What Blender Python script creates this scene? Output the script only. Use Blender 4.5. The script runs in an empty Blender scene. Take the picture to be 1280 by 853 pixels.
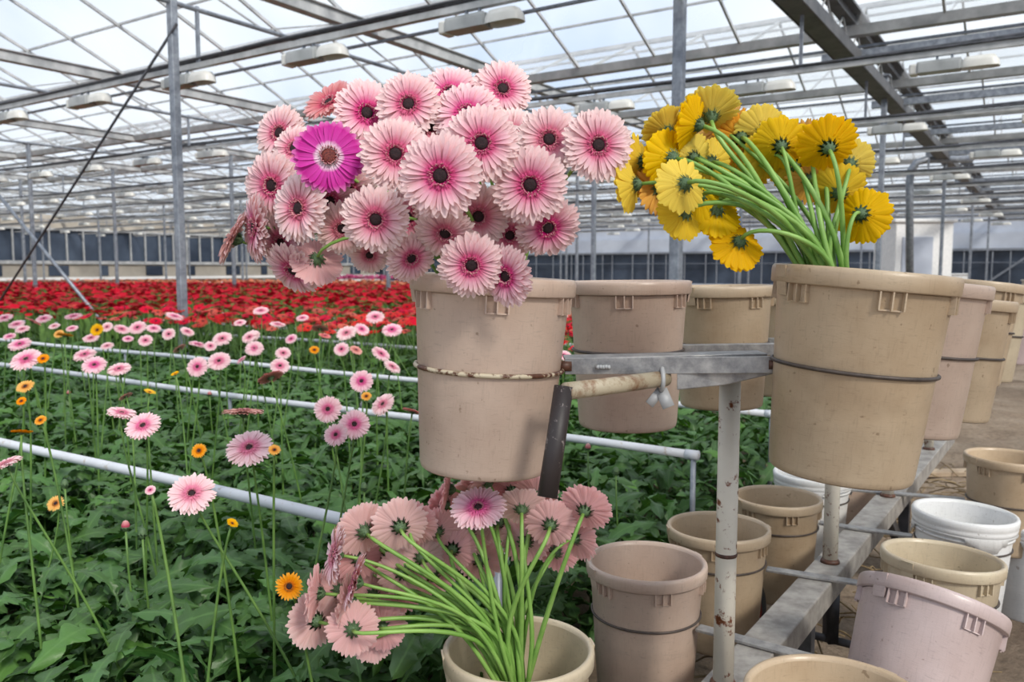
import bpy, math, random
import numpy as np
from mathutils import Vector, Matrix, Quaternion, noise
random.seed(7); RNG = np.random.default_rng(11)
R = math.radians; PI = math.pi
C = bpy.context.scene.collection

# ------------------------------------------------------------------ camera
F = 1022.0; PITCH = math.atan(90.5/1022.0); CH = 1.25
cam = bpy.data.cameras.new('camera'); camo = bpy.data.objects.new('camera', cam); C.objects.link(camo)
cam.sensor_width = 36; cam.lens = F/1280*36; cam.clip_end = 400
camo.location = (0, 0, CH); camo.rotation_euler = (PI/2-PITCH, 0, 0)
cam.dof.use_dof = True; cam.dof.focus_distance = 1.5; cam.dof.aperture_fstop = 6.5
bpy.context.scene.camera = camo
# ------------------------------------------------------------------ light
S = bpy.context.scene
S.view_settings.view_transform = 'Standard'; S.view_settings.look = 'None'
S.view_settings.gamma = 1; S.view_settings.use_curve_mapping = False
S.view_settings.exposure = 0.2
S.cycles.transparent_max_bounces = 40
S.cycles.max_bounces = 6; S.cycles.diffuse_bounces = 3; S.cycles.glossy_bounces = 3; S.cycles.transmission_bounces = 4
S.cycles.caustics_reflective = False; S.cycles.caustics_refractive = False
world = bpy.data.worlds.new('sky'); S.world = world; world.use_nodes = True
nt = world.node_tree; nt.nodes.clear()
o_ = nt.nodes.new('ShaderNodeOutputWorld'); bg = nt.nodes.new('ShaderNodeBackground')
tc = nt.nodes.new('ShaderNodeTexCoord'); ns = nt.nodes.new('ShaderNodeTexNoise'); rp = nt.nodes.new('ShaderNodeValToRGB')
ns.inputs['Scale'].default_value = 2.2; ns.inputs['Detail'].default_value = 4
rp.color_ramp.elements[0].position = .38; rp.color_ramp.elements[0].color = (.56, .70, .93, 1)
rp.color_ramp.elements[1].position = .62; rp.color_ramp.elements[1].color = (.93, .97, 1, 1)
nt.links.new(tc.outputs['Generated'], ns.inputs['Vector']); nt.links.new(ns.outputs['Fac'], rp.inputs['Fac'])
nt.links.new(rp.outputs['Color'], bg.inputs['Color']); bg.inputs['Strength'].default_value = .92
nt.links.new(bg.outputs[0], o_.inputs[0])
sun = bpy.data.lights.new('sun', 'SUN'); sun.energy = 3.7; sun.angle = R(12); sun.color = (1, .93, .83)
suno = bpy.data.objects.new('sun', sun); C.objects.link(suno); suno.location = (3, -3, 12)
suno.rotation_euler = Vector((-.42, .66, -.62)).to_track_quat('-Z', 'Y').to_euler()

# ------------------------------------------------------------------ helpers
cp, sp_ = math.cos(PITCH), math.sin(PITCH)
def at(px, py, Y):
    x = (px-640)/F; v = (426.5-py)/F
    d = Vector((x, cp+v*sp_, -sp_+v*cp)); k = Y/d.y
    return Vector((d.x*k, Y, CH+d.z*k))
def proj(p):
    y = p[1]; z = p[2]-CH
    dep = y*cp - z*sp_; v = y*sp_ + z*cp
    if dep <= .05: return (-9999, -9999, dep)
    return (640+F*p[0]/dep, 426.5-F*v/dep, dep)
GD = Vector((.5482, .8363, 0)); LD = Vector((-.8363, .5482, 0))
def gl(g, l, z=0): p = GD*g+LD*l; return Vector((p.x, p.y, z))
YAWG = math.atan2(GD.y, GD.x)     # local x along G, local y along L

class MB:
    def __init__(s): s.v = []; s.f = []; s.m = []; s.uv = []; s.mi = 0
    def add(s, vs, fs, uv=None):
        b = len(s.v); s.v += [tuple(v) for v in vs]; s.f += [tuple(b+i for i in f) for f in fs]
        s.m += [s.mi]*len(fs); s.uv += (uv if uv else [(0., 0.)]*len(vs)); return s
    def box(s, c, size, mat=None, taper=None):
        x, y, z = [q/2 for q in size]; vs = []
        for dz in (-1, 1):
            for dx, dy in ((-1, -1), (1, -1), (1, 1), (-1, 1)):
                vs.append(Vector((dx*x, dy*y, dz*z)))
        M = mat or Matrix.Identity(3)
        vs = [M @ v + Vector(c) for v in vs]
        return s.add(vs, [(0, 3, 2, 1), (4, 5, 6, 7), (0, 1, 5, 4), (1, 2, 6, 5), (2, 3, 7, 6), (3, 0, 4, 7)])
    def bar(s, a, b, w, h, up=Vector((0, 0, 1))):
        a = Vector(a); b = Vector(b); d = b-a; L = d.length; d.normalize()
        sd = d.cross(up)
        if sd.length < 1e-4: sd = d.cross(Vector((1, 0, 0)))
        sd.normalize(); u = sd.cross(d)
        M = Matrix((d, sd, u)).transposed()
        return s.box((a+b)/2, (L, w, h), M)
    def tube(s, pts, rad, n=10, cap=True):
        pts = [Vector(p) for p in pts]; N = len(pts)
        if not hasattr(rad, '__len__'): rad = [rad]*N
        t = (pts[1]-pts[0]).normalized(); u = t.orthogonal().normalized(); vs = []; uv = []
        for i, p in enumerate(pts):
            tt = (pts[min(i+1, N-1)]-pts[max(i-1, 0)]).normalized()
            u = (u-tt*u.dot(tt)).normalized(); w = tt.cross(u)
            for k in range(n):
                a = 2*PI*k/n; vs.append(p+(u*math.cos(a)+w*math.sin(a))*rad[i]); uv.append((k/n, i/(N-1)))
        fs = [(i*n+k, i*n+(k+1) % n, (i+1)*n+(k+1) % n, (i+1)*n+k) for i in range(N-1) for k in range(n)]
        if cap: fs += [tuple(reversed(range(n))), tuple((N-1)*n+k for k in range(n))]
        return s.add(vs, fs, uv)
    def lathe(s, prof, n=64, zfun=None, M=None):
        vs = []; uv = []
        for i, (r, z) in enumerate(prof):
            for k in range(n):
                a = 2*PI*k/n; p = Vector((r*math.cos(a), r*math.sin(a), z if not zfun else zfun(i, a, z)))
                vs.append(M @ p if M else p); uv.append((k/n, i/(len(prof)-1)))
        fs = [(i*n+k, i*n+(k+1) % n, (i+1)*n+(k+1) % n, (i+1)*n+k) for i in range(len(prof)-1) for k in range(n)]
        if prof[0][0] < 1e-3 or True: pass
        return s.add(vs, fs, uv)
    def mesh(s, name, mats, smooth=True):
        me = bpy.data.meshes.new(name); me.from_pydata(s.v, [], s.f)
        for m in (mats if isinstance(mats, (list, tuple)) else [mats]): me.materials.append(m)
        me.polygons.foreach_set('material_index', s.m)
        me.polygons.foreach_set('use_smooth', [smooth]*len(s.f))
        at_ = me.attributes.new('puv', 'FLOAT2', 'POINT'); at_.data.foreach_set('vector', [c for q in s.uv for c in q])
        me.update(); return me
    def build(s, name, mats, parent=None, smooth=True, loc=(0, 0, 0)):
        o = bpy.data.objects.new(name, s.mesh(name, mats, smooth)); C.objects.link(o); o.location = loc
        if parent: o.parent = parent
        return o
def bevel(o, w=.003, seg=2):
    m = o.modifiers.new('bevel', 'BEVEL'); m.width = w; m.segments = seg; m.limit_method = 'ANGLE'; return o
def tag(o, label=None, cat=None, group=None, kind=None):
    if label: o['label'] = label
    if cat: o['category'] = cat
    if group: o['group'] = group
    if kind: o['kind'] = kind
    return o
def empty(name, loc=(0, 0, 0)):
    o = bpy.data.objects.new(name, None); C.objects.link(o); o.location = loc; o.empty_display_size = .05; return o
def link(name, mesh, parent, loc=(0, 0, 0), quat=None, scale=1.0):
    o = bpy.data.objects.new(name, mesh); C.objects.link(o); o.parent = parent; o.location = loc
    if quat is not None: o.rotation_mode = 'QUATERNION'; o.rotation_quaternion = quat
    o.scale = (scale,)*3 if not hasattr(scale, '__len__') else scale
    return o
def copy_tree(o, parent=None):
    c = o.copy(); C.objects.link(c); c.parent = parent
    for ch in list(o.children): copy_tree(ch, c)
    return c
ORD = ['first', 'second', 'third', 'fourth', 'fifth', 'sixth', 'seventh', 'eighth', 'ninth', 'tenth', 'eleventh', 'twelfth',
       'thirteenth', 'fourteenth', 'fifteenth', 'sixteenth', 'seventeenth', 'eighteenth', 'nineteenth', 'twentieth']
_o9 = ORD[:9]
for _t in ('twent', 'thirt', 'fort', 'fift'): ORD += ([_t+'ieth'] if _t != 'twent' else [])+[_t+'y-'+q for q in _o9]
def ordinal(i, n):
    if i == 0: return 'leftmost'
    if i == n-1: return 'rightmost'
    return ORD[i]+' from the left'

# ------------------------------------------------------------------ materials
def srgb(r, g, b):
    f = lambda c: (c/255/12.92) if c/255 <= .04045 else ((c/255+.055)/1.055)**2.4
    return (f(r), f(g), f(b), 1)
class NT:
    def __init__(s, name):
        s.m = bpy.data.materials.new(name); s.m.use_nodes = True; s.t = s.m.node_tree
        s.b = s.t.nodes['Principled BSDF']; s.out = s.t.nodes['Material Output']
    def n(s, typ, **kw):
        nd = s.t.nodes.new(typ)
        for k, v in kw.items():
            if k in nd.inputs.keys(): nd.inputs[k].default_value = v
            else: setattr(nd, k, v)
        return nd
    def l(s, a, b): s.t.links.new(a, b)
    def coord(s, scale=(1, 1, 1), kind='Object'):
        t = s.n('ShaderNodeTexCoord'); m = s.n('ShaderNodeMapping'); m.inputs['Scale'].default_value = scale
        s.l(t.outputs[kind], m.inputs['Vector']); return m.outputs[0]
    def noise(s, scale, detail=4, vec=None, rough=.55):
        n = s.n('ShaderNodeTexNoise'); n.inputs['Scale'].default_value = scale; n.inputs['Detail'].default_value = detail
        n.inputs['Roughness'].default_value = rough
        if vec is not None: s.l(vec, n.inputs['Vector'])
        return n.outputs['Fac']
    def ramp(s, fac, stops):
        r = s.n('ShaderNodeValToRGB'); e = r.color_ramp.elements
        while len(e) < len(stops): e.new(.5)
        for i, (p, c) in enumerate(stops): e[i].position = p; e[i].color = c if len(c) == 4 else (*c, 1)
        s.l(fac, r.inputs['Fac']); return r.outputs['Color']
    def mix(s, fac, a, b, mode='MIX'):
        m = s.n('ShaderNodeMix'); m.data_type = 'RGBA'; m.blend_type = mode
        for sock, val in ((m.inputs[0], fac), (m.inputs[6], a), (m.inputs[7], b)):
            if hasattr(val, 'is_linked') or hasattr(val, 'links'): s.l(val, sock)
            else: sock.default_value = val
        return m.outputs[2]
    def bump(s, h, strength=.3, dist=.01):
        b = s.n('ShaderNodeBump'); b.inputs['Strength'].default_value = strength; b.inputs['Distance'].default_value = dist
        s.l(h, b.inputs['Height']); s.l(b.outputs[0], s.b.inputs['Normal'])
    def col(s, c):
        if isinstance(c, tuple): s.b.inputs['Base Color'].default_value = c
        else: s.l(c, s.b.inputs['Base Color'])
    def rough(s, v): s.b.inputs['Roughness'].default_value = v
G1 = lambda v: (v, v, v, 1)

def plastic(name, base, stain, seed=0.):
    t = NT(name); oi = t.n('ShaderNodeObjectInfo')
    add = t.n('ShaderNodeVectorMath', operation='ADD'); t.l(t.coord(), add.inputs[0]); t.l(oi.outputs['Random'], add.inputs[1])
    v = add.outputs[0]
    mp = t.n('ShaderNodeMapping'); mp.inputs['Scale'].default_value = (1, 1, 5); t.l(v, mp.inputs['Vector'])
    mp2 = t.n('ShaderNodeMapping'); mp2.inputs['Scale'].default_value = (9, 9, 1); t.l(v, mp2.inputs['Vector'])
    c1 = t.ramp(t.noise(6, 5, v), [(.35, base), (.75, stain)])
    scr = t.ramp(t.noise(45, 3, mp.outputs[0], .7), [(.30, G1(.72)), (.42, G1(1))])
    scr2 = t.ramp(t.noise(28, 3, mp2.outputs[0], .7), [(.30, G1(.82)), (.46, G1(1))])
    c = t.mix(.55, c1, scr, 'MULTIPLY'); c = t.mix(.6, c, scr2, 'MULTIPLY')
    spots = t.ramp(t.noise(60, 2, v), [(.25, (.25, .17, .1, 1)), (.30, G1(1))]); c = t.mix(.5, c, spots, 'MULTIPLY')
    # mud line with a ragged edge around the lower half
    xyz = t.n('ShaderNodeSeparateXYZ'); tc_ = t.n('ShaderNodeTexCoord'); t.l(tc_.outputs['Object'], xyz.inputs[0])
    ma = t.n('ShaderNodeMath', operation='MULTIPLY_ADD'); t.l(t.noise(9, 4, v), ma.inputs[0]); ma.inputs[1].default_value = .16; t.l(xyz.outputs[2], ma.inputs[2])
    dirt = t.ramp(ma.outputs[0], [(.17, G1(.80)), (.21, G1(.93)), (.235, G1(.86)), (.27, G1(1))]); c = t.mix(.7, c, dirt, 'MULTIPLY')
    t.col(c); t.rough(.34); t.b.inputs['Specular IOR Level'].default_value = .5
    t.bump(t.noise(90, 3, mp.outputs[0]), .12, .002); return t.m
TAN = plastic('tan_plastic', srgb(198, 177, 150), srgb(170, 146, 118))
ROSY = plastic('rosy_plastic', srgb(206, 184, 168), srgb(182, 156, 140))
LILAC = plastic('lilac_plastic', srgb(194, 176, 174), srgb(172, 152, 148))
CREAM = plastic('cream_plastic', srgb(210, 196, 170), srgb(186, 168, 142))
WHITEP = plastic('white_plastic', srgb(238, 238, 238), srgb(222, 222, 220))

def metal(name, a, b, rough=.45, metallic=.6, scale=25):
    t = NT(name); v = t.coord(); t.col(t.ramp(t.noise(scale, 6, v, .65), [(.35, a), (.65, b)]))
    t.rough(rough); t.b.inputs['Metallic'].default_value = metallic; t.bump(t.noise(scale*4, 3, v), .15, .002); return t.m
GALV = metal('galvanised_steel', srgb(118, 124, 134), srgb(160, 166, 176), .5, .45, 14)
GALVL = metal('galvanised_light', srgb(160, 163, 166), srgb(198, 200, 202), .55, .15, 4)
GALVW = metal('worn_galvanised', srgb(128, 128, 130), srgb(180, 178, 176), .42, .5, 30)
BEAMM = metal('dusty_galvanised', srgb(135, 130, 126), srgb(178, 174, 168), .6, .3, 16)
DARKST = metal('dark_steel', srgb(60, 62, 66), srgb(92, 92, 98), .5, .5, 12)
GIRDK = metal('grey_girder', srgb(88, 90, 94), srgb(112, 112, 114), .6, .3, 6)
WHITEM = metal('white_painted', srgb(222, 224, 226), srgb(240, 240, 240), .4, 0, 10)
def rusty(name, paint, rust, lo, hi, scale):
    t = NT(name); v = t.coord(); n1 = t.noise(scale, 6, v, .7)
    c = t.ramp(n1, [(lo, paint), (hi, rust), (min(1, hi+.15), srgb(70, 38, 24))])
    c = t.mix(.5, c, t.ramp(t.noise(scale*.4, 4, v), [(.4, G1(1)), (.7, G1(.78))]), 'MULTIPLY')
    t.col(c); t.rough(.5); t.bump(n1, .25, .002); return t.m
POSTM = rusty('rust_spotted_white_paint', srgb(226, 220, 206), srgb(128, 72, 40), .57, .63, 30)
PIPEM = rusty('scaling_rusty_pipe', srgb(188, 176, 152), srgb(132, 92, 60), .44, .66, 38)
HOOPM = rusty('rusty_hoop', srgb(205, 192, 166), srgb(96, 58, 40), .48, .54, 26)
RUST = rusty('rust', srgb(100, 62, 44), srgb(66, 42, 32), .4, .6, 60)
DPIPE = rusty('dark_worn_pipe', srgb(50, 43, 43), srgb(150, 140, 136), .60, .64, 70)
WIRE = metal('dark_wire', srgb(66, 58, 54), srgb(90, 80, 74), .5, .3, 30)
RAILM = rusty('white_rail_paint', srgb(212, 215, 222), srgb(180, 168, 156), .60, .70, 22)
RUB = metal('rubber', srgb(38, 38, 40), srgb(54, 52, 52), .8, 0, 30)
REDP = metal('red_paint', srgb(150, 50, 45), srgb(176, 66, 58), .5, 0, 20)

def petal_mat(name, stops, back, tint=.06, streak=.25, trans=.25):
    t = NT(name); a = t.n('ShaderNodeAttribute'); a.attribute_name = 'puv'; x = t.n('ShaderNodeSeparateXYZ'); t.l(a.outputs['Vector'], x.inputs[0])
    nz = t.noise(7, 2, t.coord()); m = t.n('ShaderNodeMath', operation='MULTIPLY_ADD'); t.l(nz, m.inputs[0]); m.inputs[1].default_value = .14
    t.l(x.outputs[1], m.inputs[2]); mm = t.n('ShaderNodeMath', operation='SUBTRACT'); t.l(m.outputs[0], mm.inputs[0]); mm.inputs[1].default_value = .07
    c = t.ramp(mm.outputs[0], stops)
    cmb = t.n('ShaderNodeCombineXYZ'); t.l(x.outputs[0], cmb.inputs[0])
    st = t.noise(9, 2, cmb.outputs[0]); c = t.mix(streak, c, t.ramp(st, [(.35, G1(.62)), (.6, G1(1.0))]), 'MULTIPLY')
    ge = t.n('ShaderNodeNewGeometry')
    bc = t.mix(streak, back, t.ramp(st, [(.35, G1(.7)), (.6, G1(1.0))]), 'MULTIPLY')
    c = t.mix(ge.outputs['Backfacing'], c, bc)
    oi = t.n('ShaderNodeObjectInfo'); h = t.n('ShaderNodeHueSaturation'); t.l(c, h.inputs['Color'])
    mr = t.n('ShaderNodeMapRange'); t.l(oi.outputs['Random'], mr.inputs[0]); mr.inputs[3].default_value = .5-tint*.22; mr.inputs[4].default_value = .5+tint*.22
    t.l(mr.outputs[0], h.inputs['Hue'])
    mr2 = t.n('ShaderNodeMapRange'); t.l(oi.outputs['Random'], mr2.inputs[0]); mr2.inputs[3].default_value = 1.15; mr2.inputs[4].default_value = .85
    t.l(mr2.outputs[0], h.inputs['Saturation'])
    t.col(h.outputs[0]); t.rough(.6); t.b.inputs['Specular IOR Level'].default_value = .2
    tr = t.n('ShaderNodeBsdfTranslucent'); t.l(h.outputs[0], tr.inputs[0]); ms = t.n('ShaderNodeMixShader'); ms.inputs[0].default_value = trans
    t.l(t.b.outputs[0], ms.inputs[1]); t.l(tr.outputs[0], ms.inputs[2]); t.l(ms.outputs[0], t.out.inputs[0]); return t.m
PINK = petal_mat('pale_pink_petal', [(.18, srgb(206, 78, 124)), (.34, srgb(232, 120, 158)), (.50, srgb(246, 188, 202)), (.74, srgb(252, 220, 222)), (1., srgb(254, 232, 230))], srgb(246, 200, 192))
LPINK = petal_mat('salmon_pink_petal', [(.2, srgb(214, 96, 120)), (.4, srgb(232, 140, 150)), (.62, srgb(243, 182, 180)), (1., srgb(250, 216, 214))], srgb(255, 216, 214), .05, .3, .5)
FPINK = petal_mat('light_pink_petal', [(.15, srgb(222, 96, 150)), (.34, srgb(238, 140, 176)), (.55, srgb(248, 200, 212)), (1., srgb(252, 226, 228))], srgb(226, 160, 156))
MAG = petal_mat('magenta_petal', [(.24, srgb(250, 236, 240)), (.34, srgb(245, 215, 235)), (.42, srgb(222, 104, 186)), (.8, srgb(210, 88, 168)), (1., srgb(230, 150, 200))], srgb(214, 120, 190), .01)
YEL = petal_mat('yellow_petal', [(.2, srgb(236, 160, 10)), (.5, srgb(250, 190, 12)), (1., srgb(252, 212, 24))], srgb(253, 214, 22), .07, .4, .35)
ORG = petal_mat('orange_petal', [(.2, srgb(214, 110, 20)), (.5, srgb(240, 160, 40)), (1., srgb(248, 190, 90))], srgb(240, 180, 80), .06)
REDF = petal_mat('red_petal', [(.15, srgb(130, 6, 8)), (.5, srgb(214, 16, 18)), (1., srgb(236, 26, 24))], srgb(200, 26, 22), .06, .25, .15)
SALM = petal_mat('faded_salmon_petal', [(.2, srgb(206, 100, 100)), (.6, srgb(234, 160, 152)), (1., srgb(244, 184, 176))], srgb(228, 168, 158))
def simple(name, c1, c2, scale=40, rough=.6, bump=.3):
    t = NT(name); v = t.coord(); n = t.noise(scale, 4, v); t.col(t.ramp(n, [(.35, c1), (.65, c2)])); t.rough(rough)
    if bump: t.bump(n, bump, .003)
    return t.m
DISC = simple('dark_flower_disc', srgb(22, 10, 14), srgb(52, 22, 30), 30, .8)
DISCB = simple('brown_flower_disc', srgb(70, 22, 30), srgb(130, 60, 50), 30, .8)
FRINGE = simple('pale_tipped_floret', srgb(176, 66, 96), srgb(240, 190, 190), 22, .7)
FRINGEO = simple('orange_floret', srgb(120, 70, 20), srgb(220, 160, 60), 22, .7)
CALYX = simple('green_calyx', srgb(58, 84, 52), srgb(96, 122, 84), 25, .6)
STEM = simple('light_green_stem', srgb(112, 156, 68), srgb(146, 186, 96), 14, .45, .05)
STEMF = simple('mid_green_stem', srgb(70, 104, 46), srgb(104, 140, 66), 14, .5, .05)
def leaf_mat():
    t = NT('gerbera_leaf'); ge = t.n('ShaderNodeNewGeometry'); ri = ge.outputs['Random Per Island']
    c = t.ramp(ri, [(0., srgb(12, 32, 16)), (.35, srgb(20, 50, 24)), (.7, srgb(36, 74, 36)), (.9, srgb(60, 100, 54)), (1., srgb(92, 142, 34))])
    a = t.n('ShaderNodeAttribute'); a.attribute_name = 'puv'; x = t.n('ShaderNodeSeparateXYZ'); t.l(a.outputs['Vector'], x.inputs[0])
    rib = t.ramp(x.outputs[0], [(.0, srgb(150, 185, 110)), (.10, srgb(150, 185, 110)), (.16, (0, 0, 0, 1))])
    ribf = t.ramp(x.outputs[0], [(.03, G1(.5)), (.14, G1(0))])
    c = t.mix(ribf, c, srgb(110, 150, 84))
    c = t.mix(.5, c, t.ramp(t.noise(45, 3, t.coord()), [(.35, G1(.7)), (.65, G1(1.))]), 'MULTIPLY')
    c = t.mix(ge.outputs['Backfacing'], c, t.mix(.45, c, srgb(100, 140, 76)))
    t.col(c); t.rough(.42); t.b.inputs['Specular IOR Level'].default_value = .38
    t.bump(t.noise(60, 3, t.coord()), .25, .006)
    tr = t.n('ShaderNodeBsdfTranslucent'); tr.inputs[0].default_value = srgb(96, 150, 40); ms = t.n('ShaderNodeMixShader'); ms.inputs[0].default_value = .16
    t.l(t.b.outputs[0], ms.inputs[1]); t.l(tr.outputs[0], ms.inputs[2]); t.l(ms.outputs[0], t.out.inputs[0]); return t.m
LEAF = leaf_mat()
def soil_mat():
    t = NT('bare_soil'); v = t.coord()
    c = t.ramp(t.noise(1.3, 8, v, .65), [(.3, srgb(118, 102, 88)), (.5, srgb(150, 132, 114)), (.7, srgb(176, 160, 142))])
    c = t.mix(.8, c, t.ramp(t.noise(30, 6, v, .7), [(.3, G1(.5)), (.55, G1(1.))]), 'MULTIPLY')
    t.col(c); t.rough(.95); t.b.inputs['Specular IOR Level'].default_value = .15; t.bump(t.noise(26, 8, v, .7), .8, .03); return t.m
SOIL = soil_mat()
DRY = simple('dry_stalk', srgb(96, 78, 56), srgb(150, 130, 96), 20, .9)
def glass_mat():
    t = NT('roof_glass'); t.t.nodes.remove(t.b)
    tr = t.n('ShaderNodeBsdfTransparent'); tr.inputs[0].default_value = (.97, .985, .99, 1)
    df = t.n('ShaderNodeBsdfTranslucent'); df.inputs[0].default_value = (.95, .97, 1, 1)
    ms = t.n('ShaderNodeMixShader'); v = t.coord((1, .3, 1))
    f = t.ramp(t.noise(.9, 4, v), [(.3, G1(.12)), (.7, G1(.32))]); t.l(f, ms.inputs[0]); t.l(tr.outputs[0], ms.inputs[1]); t.l(df.outputs[0], ms.inputs[2]); t.l(ms.outputs[0], t.out.inputs[0]); return t.m
RGLASS = glass_mat()
WGLASS = simple('dark_window_glass', srgb(44, 54, 70), srgb(78, 90, 108), .35, .25, 0)
PANEL = simple('beige_wall_panel', srgb(160, 154, 144), srgb(184, 176, 164), .8, .7, 0)
BAND = simple('blue_white_cladding', srgb(176, 184, 200), srgb(198, 206, 220), .5, .6, 0)
LAMPW = simple('lamp_white', srgb(205, 205, 200), srgb(225, 225, 222), 5, .4, 0)
LAMPG = simple('lamp_grey', srgb(150, 154, 156), srgb(178, 182, 184), 5, .4, 0)

# ------------------------------------------------------------------ setting
def grid_floor():
    def axis(parts):
        out = []
        for a, b, n in parts: out += list(np.linspace(a, b, n, endpoint=False))
        return np.array(out+[parts[-1][1]])
    xs = axis([(-70, -10, 12), (-10, -1, 12), (-1, 5, 120), (5, 12, 50), (12, 80, 14)]); ys = axis([(-8, .6, 8), (.6, 8, 150), (8, 16, 50), (16, 120, 20)])
    X, Y = np.meshgrid(xs, ys); Z = np.zeros_like(X)
    for i in range(X.shape[0]):
        for j in range(X.shape[1]):
            x, y = X[i, j], Y[i, j]
            if -1.5 < x < 12 and y < 16:
                Z[i, j] = .035*noise.noise((x*1.1, y*1.1, 0))+.02*noise.noise((x*4, y*4, 3))+.008*noise.noise((x*11, y*11, 7))-.02
            else: Z[i, j] = -.02
    m = MB(); n = X.shape[1]
    m.add(np.stack([X.ravel(), Y.ravel(), Z.ravel()], 1).tolist(), [(i*n+j, i*n+j+1, (i+1)*n+j+1, (i+1)*n+j) for i in range(X.shape[0]-1) for j in range(n-1)])
    return m.build('floor', SOIL)
tag(grid_floor(), kind='structure')
HG = 2.85+CH      # gutter height
GB, LB = 50.0, 46.0
GUT = [.6+3.4*k for k in range(15)]; GUT = [g for g in GUT if g < GB]
RIDGE = .78
LMIN = -26.0
# roof: glass and glazing bars, one bay after another
gm = MB(); bm_ = MB()
for g in [-2.8]+GUT:
    a = gl(g, LMIN, HG+.05); b = gl(g, LB, HG+.05); c = gl(g+1.7, LMIN, HG+RIDGE); d = gl(g+1.7, LB, HG+RIDGE); e = gl(g+3.4, LMIN, HG+.05); f = gl(g+3.4, LB, HG+.05)
    gm.add([a, b, d, c], [(0, 1, 2, 3)]); gm.add([c, d, f, e], [(0, 1, 2, 3)])
    bm_.bar(c, d, .05, .07)
    for t_ in (.85, 2.55):
        zz = RIDGE*(t_/1.7 if t_ < 1.7 else (3.4-t_)/1.7)+HG+.02; bm_.bar(gl(g+t_, LMIN, zz), gl(g+t_, LB, zz), .022, .03)
    l = LMIN
    while l < LB:
        w = .028
        for s in (0, 1.7):
            p = gl(g+s, l, HG+.05 if s == 0 else HG+RIDGE); q = gl(g+s+1.7, l, HG+RIDGE if s == 0 else HG+.05)
            m_ = (p+q)/2
            pr = proj(m_)
            if pr[2] > 0 and -300 < pr[0] < 1580 and (pr[1] > -700): bm_.bar(p-Vector((0, 0, .03)), q-Vector((0, 0, .03)), w, .04)
        l += 1.18
roof = gm.build('ceiling', RGLASS, smooth=False); tag(roof, kind='structure')
ob = bm_.build('trim_1', GALVL, smooth=False); tag(ob, kind='structure')

def wallq(mb, g0, l0, g1, l1, z0, z1, th=.12):
    a = gl(g0, l0); b = gl(g1, l1); mb.bar(Vector((a.x, a.y, (z0+z1)/2)), Vector((b.x, b.y, (z0+z1)/2)), th, z1-z0)
# left wall runs along G at L = LB
w = MB(); wallq(w, -20, LB, GB, LB, 0, 1.6); wallq(w, -20, LB, GB, LB, 3.4, HG+.1); tag(w.build('wall_left', PANEL, smooth=False), kind='structure')
w = MB(); wallq(w, -20, LB+.02, GB, LB+.02, 1.6, 3.4, .04); win = w.build('window_1', WGLASS, smooth=False); tag(win, kind='structure')
w = MB()
for k in range(80):
    g = -19+k*.95
    if g > GB: break
    wallq(w, g, LB-.12, g+.07, LB-.12, 1.6, 3.4, .1)
wallq(w, -20, LB-.12, GB, LB-.12, 1.5, 1.68, .14); wallq(w, -20, LB-.12, GB, LB-.12, 3.36, 3.46, .14)
w.build('window_frame', GALVL, win, smooth=False)
w = MB(); wallq(w, -20, LB-.3, GB, LB-.3, .62, .78, .12); wallq(w, -20, LB-.3, GB, LB-.3, .30, .42, .12); tag(w.build('trim_2', WHITEM, smooth=False), kind='structure')
w = MB()
for k in range(24): wallq(w, -14+k*2.9, LB-.1, -14+k*2.9+(1.1 if k % 2 else .5), LB-.1, .85, 1.42, .06)
tag(w.build('window_2', WGLASS, smooth=False), kind='structure')
# back wall runs along L at G = GB
w = MB(); wallq(w, GB, LMIN, GB, LB, 2.25, 3.15); wallq(w, GB, LMIN, GB, LB, 0, .3); wallq(w, GB+.3, LMIN, GB+.3, LB, 3.15, HG+.1); tag(w.build('wall_back', BAND, smooth=False), kind='structure')
w = MB(); wallq(w, GB+.1, LMIN, GB+.1, LB, .3, 2.25, .05); win = w.build('window_3', WGLASS, smooth=False); tag(win, kind='structure')
w = MB()
rk = random.Random(9)
for k in range(60):
    lj = LMIN+k*1.2+rk.uniform(-.3, .3); w.bar(gl(GB-.1, lj, .3), gl(GB-.1, lj, 2.25), .06, .05)
wallq(w, GB-.1, LMIN, GB-.1, LB, 1.56, 1.59, .08); wallq(w, GB-.1, LMIN, GB-.1, LB, 2.2, 2.32, .14)
for k in range(7):
    a = gl(GB-.3, 8-k*5, .3); b = gl(GB-.3, 5.6-k*5, 2.2); w.bar(a, b, .1, .1)
w.build('window_frame', GALV, win, smooth=False)
# right-hand end wall, far to the right of the path
w = MB(); wallq(w, -20, LMIN, GB, LMIN, 0, 1.0); wallq(w, -20, LMIN, GB, LMIN, 3.4, HG+.1); tag(w.build('wall_right', PANEL, smooth=False), kind='structure')

for k, l in enumerate((5.2, 3.8, .6, -2.3, -3.6, -9.5, -14., 9.5)):
    m = MB(); hh = rk.uniform(.7, 1.2); m.box((0, 0, hh/2), (1.1, .9, hh)); m.box((0, 0, hh*.98), (1.2, 1.0, .06)); m.box((0, 0, .1), (1.14, .94, .06)); m.box((0, 0, hh*.55), (1.14, .94, .05))
    ob = bevel(m.build('storage_crate', WHITEM if k % 2 else PANEL, smooth=False), .015, 1); ob.location = gl(GB-3.5-k % 3, l); ob.rotation_euler = (0, 0, YAWG+rk.uniform(-.2, .2))
    tag(ob, 'pale storage crate standing on the floor before the back windows', 'crate', 'crates before the back windows')
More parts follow.
